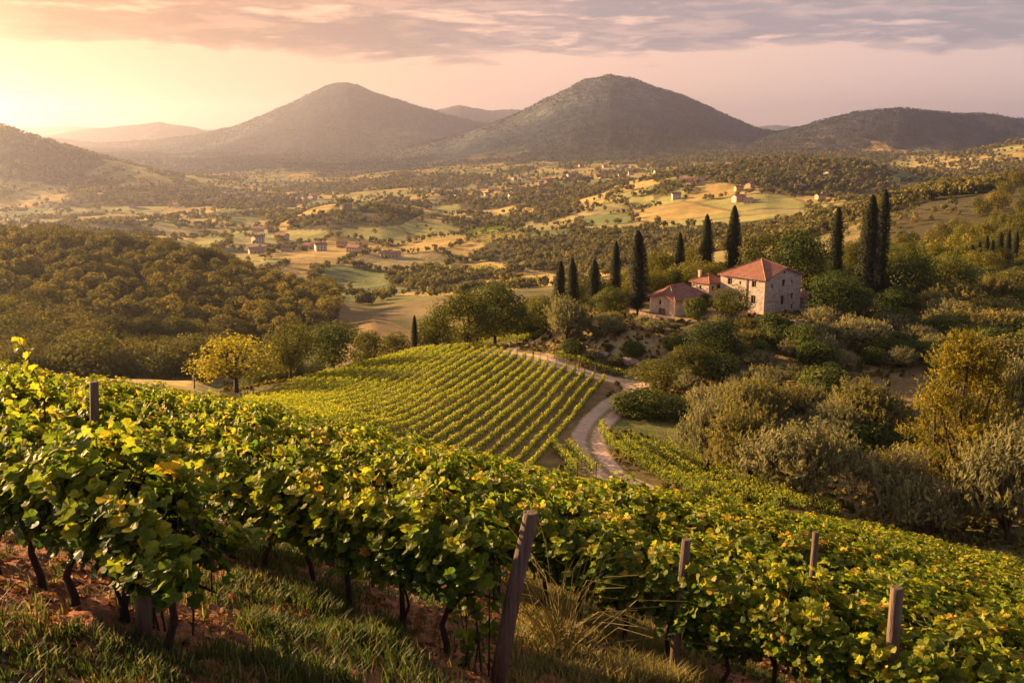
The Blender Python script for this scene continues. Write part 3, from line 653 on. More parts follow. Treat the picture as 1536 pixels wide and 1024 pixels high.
def scatter(poly, n, mind, y0, y1, seed, avoid=None):
    """points spread over the terrain inside an outline, at least mind metres apart (times their local factor)"""
    rg = np.random.default_rng(seed); out = []
    m = inpoly(PX, PY, poly) & (YG > y0) & (YG < y1); m[:-1] &= True
    ii, jj = np.nonzero(m)
    if len(ii) == 0: return out
    wgt = (YG[ii, jj]) ** 2; wgt = wgt / wgt.sum(); k = rg.choice(len(ii), min(n * 30, 60000), p=wgt)
    xs = XG[ii[k], jj[k]]; ys = YG[ii[k], jj[k]]
    A = np.zeros((0, 2))
    for x, y in zip(xs, ys):
        if len(out) >= n: break
        if len(A) and (np.hypot(A[:, 0] - x, A[:, 1] - y) < mind).any(): continue
        if avoid is not None and avoid(x, y): continue
        out.append((x, y, float(H(x, y)))); A = np.vstack([A, (x, y)])
    return out
HOUSE = [(31, 190), (40, 194), (54, 199)]
def near_house(x, y): return (176 < y < 200 and 18 < x < 61) or float(distline(np.array([x]), np.array([y]), HOUSE)[0]) < 12 or float(distline(np.array([x]), np.array([y]), ROADP[::6])[0]) < 3.5
# scrub on the farmhouse slope
for i, P in enumerate(scatter([(860, 500), (935, 478), (1050, 486), (1180, 498), (1150, 530), (1000, 560), (920, 552), (850, 530)], 40, 3.4, 140, 200, 21, near_house)):
    r_ = np.random.default_rng(i); hgt = r_.uniform(1.2, 3.2) if pix(*P)[0] < 1080 else r_.uniform(1.8, 3.8)
    tree(('silver', 'shrub', 'feather', 'silver')[i % 4], P, hgt, hgt * r_.uniform(1.1, 1.6), 'low dry bush among the scrub on the slope below the farmhouse', 'bush', 'bush', 'bushes on the slope below the farmhouse')
for i, P in enumerate(scatter([(1020, 590), (1240, 600), (1300, 640), (1380, 640), (1380, 740), (1200, 700), (1080, 650)], 12, 6.5, 100, 165, 22)):  # olives alternating with green shrubs
    r_ = np.random.default_rng(i + 50); hgt = r_.uniform(3.5, 5.8)
    tree(('silver', 'shrub')[i % 2], P, hgt, hgt * r_.uniform(1.1, 1.4), 'olive tree or green shrub filling in the back of the grove', 'olive tree', 'olive_tree', 'olive trees at the back of the grove')
for i, P in enumerate(scatter([(1180, 500), (1300, 490), (1420, 500), (1420, 540), (1350, 545), (1220, 560), (1130, 550)], 17, 5.2, 140, 215, 23, near_house)):
    r_ = np.random.default_rng(i + 90); hgt = r_.uniform(2.5, 4.6)
    tree(('silver', 'shrub', 'shrub')[i % 3], P, hgt, hgt * r_.uniform(1.1, 1.5), 'rounded bush on the terrace slope above the brown clearing', 'bush', 'bush', 'bushes above the brown clearing')
for i, P in enumerate(scatter([(930, 470), (1000, 430), (1240, 420), (1360, 430), (1360, 448), (1230, 446), (1010, 462)], 46, 4.6, 203, 245, 29, near_house)):
    r_ = np.random.default_rng(i + 450); hgt = r_.uniform(5.5, 8.5)
    tree(('autumn', 'broad', 'autumn')[i % 3], P, hgt, hgt * r_.uniform(.9, 1.2), 'tree of the golden belt standing directly behind the farm buildings', 'tree', 'broadleaf_tree', 'trees directly behind the farm buildings')
for i, P in enumerate(scatter([(1110, 545), (1180, 515), (1300, 495), (1400, 490), (1400, 545), (1260, 560), (1230, 600), (1110, 600)], 16, 4.6, 130, 200, 30, near_house)):
    r_ = np.random.default_rng(i + 480); hgt = r_.uniform(1.8, 3.8)
    tree(('silver', 'shrub', 'feather')[i % 3], P, hgt, hgt * r_.uniform(1.2, 1.7), 'low shrub in the dense scrub around the brown clearing', 'bush', 'bush', 'shrubs around the brown clearing')
# russet wood at the right edge
for i, P in enumerate(scatter([(1380, 440), (1540, 400), (1700, 400), (1700, 660), (1540, 640), (1400, 560), (1385, 520)], 70, 4.4, 128, 255, 24)):
    r_ = np.random.default_rng(i + 150); hgt = r_.uniform(4.0, 7.5)
    tree(('russet', 'shrub', 'broad', 'feather')[i % 4], P, hgt, hgt * r_.uniform(1.1, 1.5), 'russet and green bushy tree in the thicket at the right edge', 'tree', 'bushy_tree', 'trees of the thicket at the right edge')
# wood behind the farmhouse
for i, P in enumerate(scatter([(800, 500), (850, 440), (1000, 420), (1250, 400), (1540, 330), (1700, 330), (1700, 470), (1400, 470), (1200, 452), (950, 470)], 120, 5.5, 208, 330, 25, near_house)):
    r_ = np.random.default_rng(i + 250); px_ = pix(*P)[0]; hgt = r_.uniform(4.5, 8.5) * (1 if px_ < 1330 else .95)
    tree(('autumn', 'woodyellow', 'broad', 'autumn', 'wood')[i % 5], P, hgt, hgt * r_.uniform(.95, 1.25), 'golden to dark green tree of the wood behind the farmhouse', 'tree', 'broadleaf_tree', 'trees of the wood behind the farmhouse', trunk=False)
# trees below and behind the vineyard's upper edge
for i, P in enumerate(scatter([(380, 600), (560, 545), (640, 525), (830, 505), (830, 470), (600, 500), (380, 560)], 34, 4.5, 178, 240, 26, near_house)):
    r_ = np.random.default_rng(i + 350); hgt = r_.uniform(4, 7)
    tree(('broad', 'autumn')[i % 2], P, hgt, hgt * r_.uniform(.9, 1.2), 'smaller tree filling the hedge behind the striped vineyard', 'tree', 'broadleaf_tree', 'trees of the hedge behind the striped vineyard')
# the wooded hill on the left: 300 trees of their own, nearest first; the others as one mass
W = scatter([(-260, 360), (0, 356), (200, 374), (300, 392), (400, 424), (490, 446), (512, 470), (490, 495), (420, 512), (330, 520), (200, 512), (120, 545), (350, 556), (290, 575), (-260, 575)], 760, 7.2, 225, 590, 27)
big = scatter([(1290, 420), (1290, 385), (1540, 330), (1700, 320), (1700, 420), (1540, 430)], 60, 7.5, 300, 460, 28)
def merged(name, pts, n_leaf, ls, hr, mat, label=None, seed=1, ncl=7, cat='wood', flat=.9, up=.2):
    rg = np.random.default_rng(seed); P = np.array(pts); n = len(P)
    hgt = rg.uniform(*hr, n) if np.ndim(hr) == 1 and not isinstance(hr, np.ndarray) else hr
    CC, NN, S, Rn = [], [], [], []
    cd_ = rdir(n * ncl, rg).reshape(n, ncl, 3) * rg.uniform(.25, .62, (n, ncl, 1)); cd_[..., 2] *= .9
    k = rg.integers(0, ncl, (n, n_leaf)); d = rdir(n * n_leaf, rg).reshape(n, n_leaf, 3)
    c = np.take_along_axis(cd_, k[..., None].repeat(3, 2), 1) + d * .42 * rg.uniform(.7, 1.05, (n, n_leaf, 1))
    c = c * (hgt / 2)[:, None, None]; c[..., 2] = c[..., 2] * flat + hgt[:, None] * .48; c += P[:, None, :]
    N_ = d + rg.normal(size=d.shape) * .35; N_[..., 2] += up
    tone = rg.normal(.45, .2, (n, 1)) + rg.normal(0, .14, (n, n_leaf))
    V, F_, m_ = leaves(c.reshape(-1, 3), N_.reshape(-1, 3), (ls * hgt[:, None] * rg.uniform(.7, 1.3, (n, n_leaf))).ravel(), 'quad', rg)
    o = mesh(name, V, F_, mat, rnd=np.repeat(np.clip(tone.ravel(), 0, 1), m_)); tag(o, label, cat, kind='stuff'); return o
W.sort(key=lambda P: P[1] + (0 if P[1] > 420 else 0))
seen = [P for P in W if -40 < pix(*P)[0] < 560]; seen = seen[:90] + sorted(seen[90:], key=lambda P: -P[1])[:60]
ids = set(map(id, seen))
for i, P in enumerate(seen):
    r_ = np.random.default_rng(i + 700); hgt = r_.uniform(6.5, 13)
    tree('woodyellow' if i % 6 == 3 else 'wood', P, hgt, hgt * r_.uniform(.9, 1.35), 'round-crowned tree in the dark wood covering the hill at left', 'tree', 'woodland_tree', 'trees of the wood on the left hill')
merged('woodland', [P for P in W if id(P) not in ids], 520, .10, (7, 14), M_wood, 'brownish green wooded mass covering the slope of the left hill', 3)
for i, P in enumerate(big):
    r_ = np.random.default_rng(i + 1100); hgt = r_.uniform(6, 9.5)
    tree(('wood', 'wood', 'woodyellow')[i % 3], P, hgt, hgt * r_.uniform(.9, 1.2), 'rounded tree on the far slope of the right hand hill', 'tree', 'woodland_tree', 'trees on the far slope of the right hill')
def dens_pts(n, y0, y1, seed, keep):
    rg = np.random.default_rng(seed); u = rg.uniform(-.62, .62, n); y = np.exp(rg.uniform(math.log(y0), math.log(y1), n)); x = u * y
    c, e, wd_ = fields(x, y); m = keep(x, y, e, wd_, rg.random(n)); x, y = x[m], y[m]; return np.column_stack([x, y, H(x, y)])
# valley trees: in the woods and along the field borders
pts = dens_pts(60000, 600, 1500, 31, lambda x, y, e, w_, r: (w_ * .28 * (vnoise(x / 30, y / 45, 8) > .25) + (e < 6) * .62 * (vnoise(x / 40, y / 40, 3) > .33) + .004) > r * (1 + 0 * x))
pp = pix(pts[:, 0], pts[:, 1], pts[:, 2])
pts = pts[~inpoly(pp[0], pp[1], [(1000, 300), (1200, 300), (1210, 330), (1110, 342), (990, 335)])]
mixm = foliage_mat('valley_leaf', [(0, (.065, .065, .024)), (.5, (.16, .145, .05)), (1, (.33, .26, .075))], .3, 1.3, .9, .02, objvar=0)
rg_ = np.random.default_rng(77)
merged('valley_trees', pts, 46, .27, rg_.uniform(4.5, 10.5, len(pts)), mixm, 'trees and hedges scattered over the fields of the valley', 5, 5)
pts = dens_pts(60000, 1500, 3800, 32, lambda x, y, e, w_, r: (w_ * .38 + (e < 9) * .6 * (vnoise(x / 60, y / 60, 3) > .3) + .006) > r)
rg_ = np.random.default_rng(78)
merged('distant_trees', pts, 18, .42, rg_.uniform(6, 13, len(pts)) * np.interp(pts[:, 1], [1500, 3500], [1, 1.3]), mixm, 'far trees and hedgerows spread below the mountains', 6, 4)
pts = dens_pts(90000, 3600, 8800, 36, lambda x, y, e, w_, r: (sstep(fbm(x / 300, y / 700, 4, 82), .30, .52) * .9 + .05) * sstep(y, 3500, 4900) > r)
rg_ = np.random.default_rng(79)
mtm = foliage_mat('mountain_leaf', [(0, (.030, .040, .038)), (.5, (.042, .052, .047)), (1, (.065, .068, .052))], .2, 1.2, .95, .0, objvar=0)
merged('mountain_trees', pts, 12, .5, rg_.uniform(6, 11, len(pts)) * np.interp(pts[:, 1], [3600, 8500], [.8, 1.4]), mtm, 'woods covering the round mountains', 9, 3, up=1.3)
# rough grass, weeds and seedlings over the open slopes
rg_ = np.random.default_rng(91); n = 60000; u = rg_.uniform(-.6, .6, n); y = np.sqrt(rg_.uniform(80 ** 2, 240 ** 2, n)); x = u * y; z = H(x, y); px, py = pix(x, y, z)
ok = (py > 430) & (py < 860) & ~inpoly(px, py, [(360, 606), (500, 567), (640, 532), (745, 528), (840, 552), (924, 574), (905, 600), (872, 640), (845, 690), (835, 760), (400, 760)]) & (distline(x, y, ROADP[::4]) > 2.3) & (distline(x, y, PATHP[::4]) > 1.5) & (distline(x, y, HOUSE) > 9) & ~((px < 335) & (py > 560))
ok &= fbm(x / 7, y / 7, 3, 93) > .44; ok &= ~(inpoly(px, py, [(1250, 600), (1380, 545), (1370, 610), (1260, 625)]) & (rg_.random(n) < .6))
P_ = np.column_stack([x, y, z])[ok][:17000]; weedm = foliage_mat('weed_leaf', [(0, (.05, .06, .014)), (.45, (.15, .13, .03)), (.75, (.30, .22, .06)), (1, (.46, .33, .11))], .4, 1.4, .8, .05, objvar=0)
merged('undergrowth', P_, 20, .5, rg_.uniform(.25, 1.0, len(P_)) ** 1.3, weedm, 'rough grass and weeds covering the open slopes around road and farmhouse', 8, 4, flat=.8)
# ridge of large trees on the right hill
for i, P in enumerate(scatter([(1300, 320), (1330, 290), (1540, 262), (1700, 262), (1700, 330), (1540, 330), (1400, 330)], 90, 9, 470, 720, 33)):
    px_, py_ = pix(*P)
    if inpoly(np.array([px_]), np.array([py_]), [(1330, 296), (1490, 288), (1500, 312), (1420, 330), (1330, 322)])[0] : continue
    r_ = np.random.default_rng(i + 1300); hgt = r_.uniform(6.5, 11.5)
    tree(('wood', 'wood', 'woodyellow')[i % 3], P, hgt, hgt * r_.uniform(.9, 1.2), 'big rounded tree of the wood crowning the right hand ridge', 'tree', 'woodland_tree', 'trees crowning the right ridge')

# ------------------------------------------------------------------ foreground grapevines
def vine_data(seed, n, kind, ls):
    rg = np.random.default_rng(seed)
    # lumpy canopy: several shoots that rise from the arms and hang over
    L = 1.0; ns = 13; sx = np.linspace(-L / 2, L / 2, ns) + rg.normal(0, .05, ns); C = []; N = []; Rn = []
    hts = rg.uniform(1.42, 1.82, ns) + (rg.random(ns) < .15) * rg.uniform(.1, .3, ns)
    side = rg.choice([-1, 1], ns); lo_ = rg.uniform(.76, 1.06, ns) - (rg.random(ns) < .15) * .2
    per = n // ns
    for i in range(ns):
        t = rg.random(per) ** .8
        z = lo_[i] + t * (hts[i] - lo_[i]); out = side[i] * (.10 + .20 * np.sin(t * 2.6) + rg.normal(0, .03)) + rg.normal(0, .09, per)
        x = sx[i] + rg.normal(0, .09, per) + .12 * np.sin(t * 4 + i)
        C.append(np.column_stack([x, out, z])); N.append(np.column_stack([rg.normal(0, .5, per), side[i] * rg.uniform(.2, 1.0, per), rg.uniform(0, 1.2, per) * (.4 + t)])); Rn.append(.17 + .42 * t + rg.normal(0, .16, per) + (rg.random(per) < .05) * .5)  # leaf value climbs up each shoot: sunlit yellow tops put into the colour
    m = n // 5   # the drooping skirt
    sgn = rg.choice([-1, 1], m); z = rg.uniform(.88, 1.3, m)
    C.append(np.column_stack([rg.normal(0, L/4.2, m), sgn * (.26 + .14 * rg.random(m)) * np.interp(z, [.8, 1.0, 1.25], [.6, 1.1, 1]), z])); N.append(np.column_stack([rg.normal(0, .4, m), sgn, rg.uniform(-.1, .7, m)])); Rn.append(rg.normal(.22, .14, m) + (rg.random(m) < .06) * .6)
    C = np.vstack(C); N = np.vstack(N); Rn = np.concatenate(Rn)
    down = np.array([0, 0, -1.0]) + 0 * C
    V, F_, k = leaves(C, N, ls * rg.uniform(.65, 1.25, len(C)), kind, rg, np.cross(down, N))
    return V, F_, np.repeat(np.clip(Rn, 0, 1), k)
VD = []
for i in range(8):
    V, F_, r = vine_data(500 + i, 760, 'vine', .128)
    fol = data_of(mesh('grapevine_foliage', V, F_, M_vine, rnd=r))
    rg = np.random.default_rng(600 + i); tb = MB()
    p = np.array([(0, 0, -.12), (rg.normal(0, .03), 0, .12), (rg.normal(0, .06), rg.normal(0, .04), .38), (rg.normal(0, .05), rg.normal(0, .03), .62), (rg.normal(0, .04), 0, .8)])
    tb.tube(p, [.050, .036, .032, .030, .022], 7)
    for s_ in (-1, 1):
        tb.tube([p[3] - (0, 0, .08 * (s_ > 0)), p[3] + (s_ * .16, rg.normal(0, .04), .16), p[3] + (s_ * .42, 0, .26), p[3] + (s_ * .66, 0, .27)], [.024, .019, .015, .010], 6)
        for q in range(3):
            a_ = p[3] + (s_ * (.2 + .2 * q), 0, .22); tb.tube([a_, a_ + (rg.normal(0, .06), rg.normal(0, .1), .4), a_ + (rg.normal(0, .1), rg.normal(0, .12), .85)], [.009, .007, .004], 4)
    if i % 2: tb.tube([p[1], p[1] + (.07, .03, .22), p[1] + (.03, -.03, .6)], [.02, .016, .012], 5)
    VD.append((fol, data_of(tb.build('grapevine_trunk', M_vbark, smooth=True))))
RN = [4.69, 7.68, 11.2, 14.4]
def rown(k): return RN[k] if k < 4 else 14.4 + (k - 3) * SP_ROW
def rowpt(k, a): n = rown(k); return n * ROWN[0] + a * ROWD[0], n * ROWN[1] + a * ROWD[1]
VN = []
A_START = {0: 6.95, 1: 6.35}
for k in range(0, 26):
    a = A_START.get(k, -14.0); rk = np.random.default_rng(k + 40)
    while a < 60:
        x, y = rowpt(k, a); u = x / max(y, .1)
        if y > 4 and -.66 < u < .64 and y < 64 and a < 52: VN.append((k, x + rk.normal(0, .04), y + rk.normal(0, .04), a))
        a += .72 if k < 3 else 1.1
def vis_px(v): z = float(H(v[1], v[2])); return pix(v[1], v[2], z + 1.2)
vn = []
for v in VN:
    px, py = vis_px(v)
    if -130 < px < 1660 and py < 1330: vn.append(v)
vn.sort(key=lambda v: math.hypot(v[1], v[2]))
near_v, far_v = vn[:300], vn[300:]
ROWLB = ['leafy grapevine in the short row at the lower left corner, by the thick mossy post',
 'dark-trunked leafy grapevine in the long row that ends at the leaning post',
 'leafy grapevine in the row behind the leaning post, the one holding the two tall stakes',
 'leafy grapevine in the third row beyond the leaning post, only its top showing',
 'grapevine in the fourth row up the slope beyond the leaning post, only its top showing']
ang_row = math.atan2(ROWD[1], ROWD[0])
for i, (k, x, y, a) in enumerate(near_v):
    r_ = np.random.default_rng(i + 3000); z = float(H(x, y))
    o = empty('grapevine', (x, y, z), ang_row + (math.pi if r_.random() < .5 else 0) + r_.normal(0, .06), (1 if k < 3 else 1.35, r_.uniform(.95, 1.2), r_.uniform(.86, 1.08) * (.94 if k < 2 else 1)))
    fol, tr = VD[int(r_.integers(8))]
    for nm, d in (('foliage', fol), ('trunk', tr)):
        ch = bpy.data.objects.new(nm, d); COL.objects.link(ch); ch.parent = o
    lb = ROWLB[k] if k < 5 else 'small leafy grapevine among the merging rows farther down the near slope'
    tag(o, lb, 'grapevine', ['grapevines of the lower left row', 'grapevines of the leaning post row', 'grapevines of the row with tall stakes', 'grapevines of the third row', 'grapevines of the fourth row'][k] if k < 5 else 'grapevines of the farther near rows')
VV, FF, RR, n0 = [], [], [], 0
lo = [vine_data(900 + i, 460, 'vine2', .135) for i in range(5)]
for i, (k, x, y, a) in enumerate(far_v):
    r_ = np.random.default_rng(i + 5000); V, F_, r = lo[int(r_.integers(5))]; V = V * (1.3, 1, 1); th = ang_row + (math.pi if r_.random() < .5 else 0)
    c_, s_ = math.cos(th), math.sin(th); hz = r_.uniform(.9, 1.1)
    P = np.column_stack([x + V[:, 0] * c_ - V[:, 1] * s_ * 1.15, y + V[:, 0] * s_ + V[:, 1] * c_ * 1.15, float(H(x, y)) + V[:, 2] * hz])
    VV.append(P); FF.append(F_ + n0); RR.append(r); n0 += len(V)
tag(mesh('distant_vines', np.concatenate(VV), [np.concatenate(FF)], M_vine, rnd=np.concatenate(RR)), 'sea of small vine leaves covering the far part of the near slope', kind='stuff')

# posts of the near vineyard: base and top pixels, distance, radius
def post(base, top, y, rad, label, name='wooden_post', lean=0.0, part=True):
    s = slope(base[1]); 
    s0, s1 = float(slope(base[1])), float(slope(top[1]))
    x0 = float(uof(base[0], s0)) * y; z0 = float(H(x0, y)); y1 = y + lean; x1 = float(uof(top[0], s1)) * y1; z1 = s1 * y1
    o = MB().tube([(0, 0, -.2), ((x1-x0)*.5, lean*.5, (z1-z0)*.5), (x1-x0, lean, z1-z0 - .01), (x1-x0, lean, z1-z0)], [rad * 1.08, rad, rad * .95, rad * .82], 12).build(name, M_post, smooth=False)
    for p in o.data.polygons: p.use_smooth = len(p.vertices) == 4
    o.location = (x0, y, z0); return tag(o, label, 'post', 'vineyard posts')
post((211, 955), (222, 770), 8.05, .070, 'thick mossy vineyard post at the lower left corner, half hidden by leaves')
post((742, 1012), (797, 768), 9.55, .082, 'thick weathered post leaning to the right at the end of the long row')
post((1008, 1008), (1030, 808), 11.85, .062, 'tall straight grey stake just right of the dry brush')
post((1212, 950), (1224, 797), 14.2, .055, 'short grey stake showing above the leaves, in two lengths')
post((1326, 1120), (1346, 880), 10.35, .075, 'thick sunlit post standing at the lower right')
post((136, 700), (141, 572), 13.3, .062, 'brown post sticking out of the leaves at the upper left')
post((577, 800), (581, 697), 19.5, .07, 'small dark post between the leaves near the middle of the slope')
post((645, 800), (650, 712), 22.5, .06, 'tiny grey post showing just right of the small dark post')
# trellis wires strung along the two nearest rows
for k, a0, a1, lb in ((0, 7.4, 20, 'thin wire strung along the lower left row'), (1, 6.2, 26, 'thin wire strung along the row ending at the leaning post'), (2, -6, 22, 'thin wire strung along the row with the tall stakes')):
    mb = MB()
    for hz in (.78, 1.25):
        P = [rowpt(k, a) for a in np.arange(a0, a1, 1.0)]; mb.tube([(x, y, float(H(x, y)) + hz) for x, y in P], .004, 4, False)
    tag(mb.build('trellis_wire', M_wire), lb, 'wire')
# dry brush beside the leaning post
rg = np.random.default_rng(11); mb = MB(); bx = float(uof(838, float(slope(930)))) * 11.2
for i in range(90):
    a = rg.uniform(0, 6.28); l = rg.uniform(.6, 1.5); d = np.array([math.cos(a) * .55, math.sin(a) * .4, 1]); p0 = rg.normal(0, .14, 3) * (1, 1, 0)
    b = rg.normal(0, .22, 3); mb.tube([p0, p0 + d * l * .4 + b * .3, p0 + d * l * .75 + b, p0 + d * l * np.array([1.5, 1.5, .8]) + b * 1.6], [.007, .006, .005, .003], 3, False, rg.uniform(.6, 1))
o = mb.build('dry_brush', M_grass); o.location = (bx, 11.2, float(H(bx, 11.2))); tag(o, 'pale tangled dry brush beside the leaning post', 'dry bush')
# sapling shoots beside the mossy post
for j, (px, yy, lb) in enumerate([(245, 8.3, 'young leafy shoots growing beside the mossy post'), (715, 9.7, 'young vine shoots growing at the foot of the leaning post')]):
    mb = MB(); x = float(uof(px, float(slope(960)))) * yy; rg = np.random.default_rng(60 + j); C = []
    for i in range(5):
        q = np.array([rg.normal(0, .12), rg.normal(0, .1), 0]); hh = rg.uniform(.6, 1.1); e = q + (rg.normal(0, .08), rg.normal(0, .06), hh); mb.tube([q - (0, 0, .05), (q + e) / 2 + rg.normal(0, .03, 3), e], [.012, .009, .005], 5)
        for t in np.linspace(.25, 1, 9): C.append(q + (e - q) * t + rg.normal(0, .06, 3))
    r0 = empty('vine_shoots', (x, yy, float(H(x, yy)))); mb.build('stems', M_vbark, r0)
    C = np.array(C); V, F_, k = leaves(C, rdir(len(C), rg) + (0, -.3, .5), .11, 'vine', rg); mesh('foliage', V, F_, M_vine, r0, rnd=np.repeat(rg.random(len(C)) * .5, k)); tag(r0, lb, 'plant')
# a single long shoot rising above the leaves at the upper left
x = -.49 * 13.5; r0 = empty('vine_shoot', (x, 13.5, float(H(x, 13.5)))); mb = MB(); e = [(0, 0, .8), (.05, 0, 1.7), (-.12, 0, 2.25), (-.22, 0, 2.5)]; mb.tube(e, [.012, .01, .007, .004], 5); mb.build('stem', M_vbark, r0)
rg = np.random.default_rng(4); C = np.array([np.array(e[1]) + (np.array(e[3]) - e[1]) * t + rg.normal(0, .07, 3) for t in np.linspace(0, 1, 16)]); V, F_, k = leaves(C, rdir(16, rg) + (0, -.5, .5), .13, 'vine', rg)
mesh('foliage', V, F_, M_vine, r0, rnd=np.repeat(.5 + rg.random(16) * .35, k)); tag(r0, 'single vine shoot sticking up above the leaves at the upper left', 'plant')

# grass, dry grass and fallen leaves on the red soil
def ground_pts(n, y0, y1, seed):
    rg = np.random.default_rng(seed); y = np.sqrt(rg.uniform(y0 ** 2, y1 ** 2, n)); x = rg.uniform(-.62, .62, n) * y; return x, y, rg
x, y, rg = ground_pts(60000, 6.2, 17, 70); z = H(x, y); px, py = pix(x, y, z)
qq = np.interp(x * ROWN[0] + y * ROWN[1], [4.69 - 28.5, 4.69, 7.68, 11.2, 14.4, 14.4 + 285], [-10, 0, 1, 2, 3, 103]); ln = np.abs(qq - np.floor(qq) - .5)
d_ = sstep(.5 - ln, .28, .45) * sstep(fbm(x * .9, y * .9, 4, 95), .42, .58) * .6
d_ = np.maximum(d_, .95 * inpoly(px, py, [(380, 800), (470, 850), (600, 930), (660, 1030), (420, 1030), (330, 880)]) * sstep(fbm(x * 1.3, y * 1.3, 3, 99), .3, .5))
d_ = np.maximum(d_, .9 * inpoly(px, py, [(-50, 925), (160, 945), (420, 985), (560, 1040), (-50, 1040)]))
dry = inpoly(px, py, [(770, 860), (900, 890), (1020, 960), (1100, 1040), (770, 1040)]); d_ = np.maximum(d_, .95 * dry); d_ = np.maximum(d_, .05); d_ = d_ * (.25 + .75 * sstep(fbm(x * 1.7, y * 1.7, 3, 17), .38, .58))
m = rg.random(len(x)) < d_; x, y, z, dry = x[m], y[m], z[m], dry[m]; n = len(x); nb = 6
a = rg.uniform(0, 6.28, (n, nb)); hgt = rg.uniform(.04, .15, (n, nb)) * np.where(dry, 1.35, 1)[:, None] * np.where(vnoise(x * 1.4, y * 1.4, 44) > .6, 1.7, 1)[:, None]; ln_ = rg.uniform(.15, .9, (n, nb)) * hgt
bx_ = x[:, None] + rg.normal(0, .045, (n, nb)); by_ = y[:, None] + rg.normal(0, .045, (n, nb)); bz_ = np.repeat(z[:, None], nb, 1) - .01
wv = rg.uniform(.004, .009, (n, nb)); pa = a + 1.57
P0 = np.stack([bx_ - wv * np.cos(pa), by_ - wv * np.sin(pa), bz_], -1); P1 = np.stack([bx_ + wv * np.cos(pa), by_ + wv * np.sin(pa), bz_], -1)
M1 = np.stack([bx_ + .35 * ln_ * np.cos(a), by_ + .35 * ln_ * np.sin(a), bz_ + hgt * .62], -1); dw = np.stack([wv * .8 * np.cos(pa), wv * .8 * np.sin(pa), 0 * wv], -1)
T_ = np.stack([bx_ + ln_ * np.cos(a), by_ + ln_ * np.sin(a), bz_ + hgt], -1)
V = np.stack([P0, P1, M1 + dw, M1 - dw, T_], 2).reshape(-1, 3); b5 = np.arange(n * nb) * 5
tone = np.clip(rg.normal(.3, .2, (n, nb)) + np.where(dry, .45, 0)[:, None] + (rg.random((n, nb)) < .12) * .5, 0, 1)
tag(mesh('grass', V, [np.stack([b5, b5+1, b5+2, b5+3], 1), np.stack([b5+3, b5+2, b5+4], 1)], M_grass, rnd=np.repeat(tone.ravel(), 5)), 'grass tufts green and dry on the red soil between the near vines', kind='stuff')
x, y, rg = ground_pts(26000, 6.2, 20, 72); C = np.column_stack([x, y, H(x, y) + .012]); N = rg.normal(size=C.shape) * .35 + (0, 0, 1)
m = vnoise(x * 2.2, y * 2.2, 12) > .35; C, N = C[m], N[m]
V, F_, k = leaves(C, N, rg.uniform(.03, .10, len(C)), 'vine2', rg); tag(mesh('fallen_leaves', V, F_, M_litter, rnd=np.repeat(rg.random(len(C)), k)), 'brown fallen leaves littering the red soil under the near vines', kind='stuff')
x, y, rg = ground_pts(9000, 6.2, 16, 74); C = np.column_stack([x, y, H(x, y)]); nn_ = len(C); T_, = [np.array([(1,0,0),(-1,0,0),(0,1,0),(0,-1,0),(0,0,.8),(0,0,-.5)], float)]
V = C[:, None] + (T_[None] * rg.uniform(.008, .035, (nn_, 1, 1)) * rg.uniform(.7, 1.3, (nn_, 6, 1))); FT = np.array([(0,2,4),(2,1,4),(1,3,4),(3,0,4)])
tag(mesh('pebbles', V.reshape(-1, 3), (FT[None] + (np.arange(nn_) * 6)[:, None, None]).reshape(-1, 3), simple_mat('stone_crumbs', (.10, .05, .03), (.36, .27, .2), 3, .9, .2)), 'small stones and clods scattered on the red soil', kind='stuff')

# ------------------------------------------------------------------ vine rows in the middle distance: one object per row
def row_object(P, label, group, per_m=46, hgt=1.25, wid=.42, ls=.26, name='vine_row', seed=0, post_end=True, mat=None):
    rg = np.random.default_rng(seed); P = np.asarray(P); seg = np.hypot(*np.diff(P, axis=0).T); cum = np.concatenate([[0], np.cumsum(seg)]); L = cum[-1]
    n = int(L * per_m); s = rg.uniform(0, L, n); x = np.interp(s, cum, P[:, 0]); y = np.interp(s, cum, P[:, 1])
    tx = np.gradient(P[:, 0], cum); ty = np.gradient(P[:, 1], cum); tx = np.interp(s, cum, tx); ty = np.interp(s, cum, ty)
    dens = vnoise(s * .9, s * 0 + seed, 7); hh = hgt * (.8 + .38 * dens); t = rg.random(n); o_ = rg.normal(0, .5, n).clip(-1, 1) * wid * (.75 + .5 * np.sin(t * 3.1))
    C = np.column_stack([x - ty * o_, y + tx * o_, H(x, y) + .38 + t * hh]); N = rg.normal(size=(n, 3)) * .6 + np.column_stack([-ty * np.sign(o_), tx * np.sign(o_), .7 + 0 * o_])
    c0 = np.array([P[0][0], P[0][1], float(H(P[0][0], P[0][1]))]); r0 = empty(name, c0)
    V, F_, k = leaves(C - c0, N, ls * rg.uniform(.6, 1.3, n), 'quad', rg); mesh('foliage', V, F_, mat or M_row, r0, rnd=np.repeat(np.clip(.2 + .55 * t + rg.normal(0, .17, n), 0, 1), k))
    mb = MB()
    for q in np.arange(.4, L, 1.2): xx = np.interp(q, cum, P[:, 0]); yy = np.interp(q, cum, P[:, 1]); mb.tube([(xx - c0[0], yy - c0[1], float(H(xx, yy)) - c0[2] - .1), (xx - c0[0] + rg.normal(0, .05), yy - c0[1], float(H(xx, yy)) - c0[2] + .7)], .035, 4, False)
    mb.build('trunks', M_vbark, r0)['kind'] = 'stuff'
    if post_end:
        for q in (0, -1): e = P[q]; p_ = MB().tube([(e[0]-c0[0], e[1]-c0[1], float(H(*e))-c0[2]-.2), (e[0]-c0[0], e[1]-c0[1], float(H(*e))-c0[2]+1.75)], .06, 6).build('post', M_post, r0)
    return tag(r0, label, 'vine row', group)
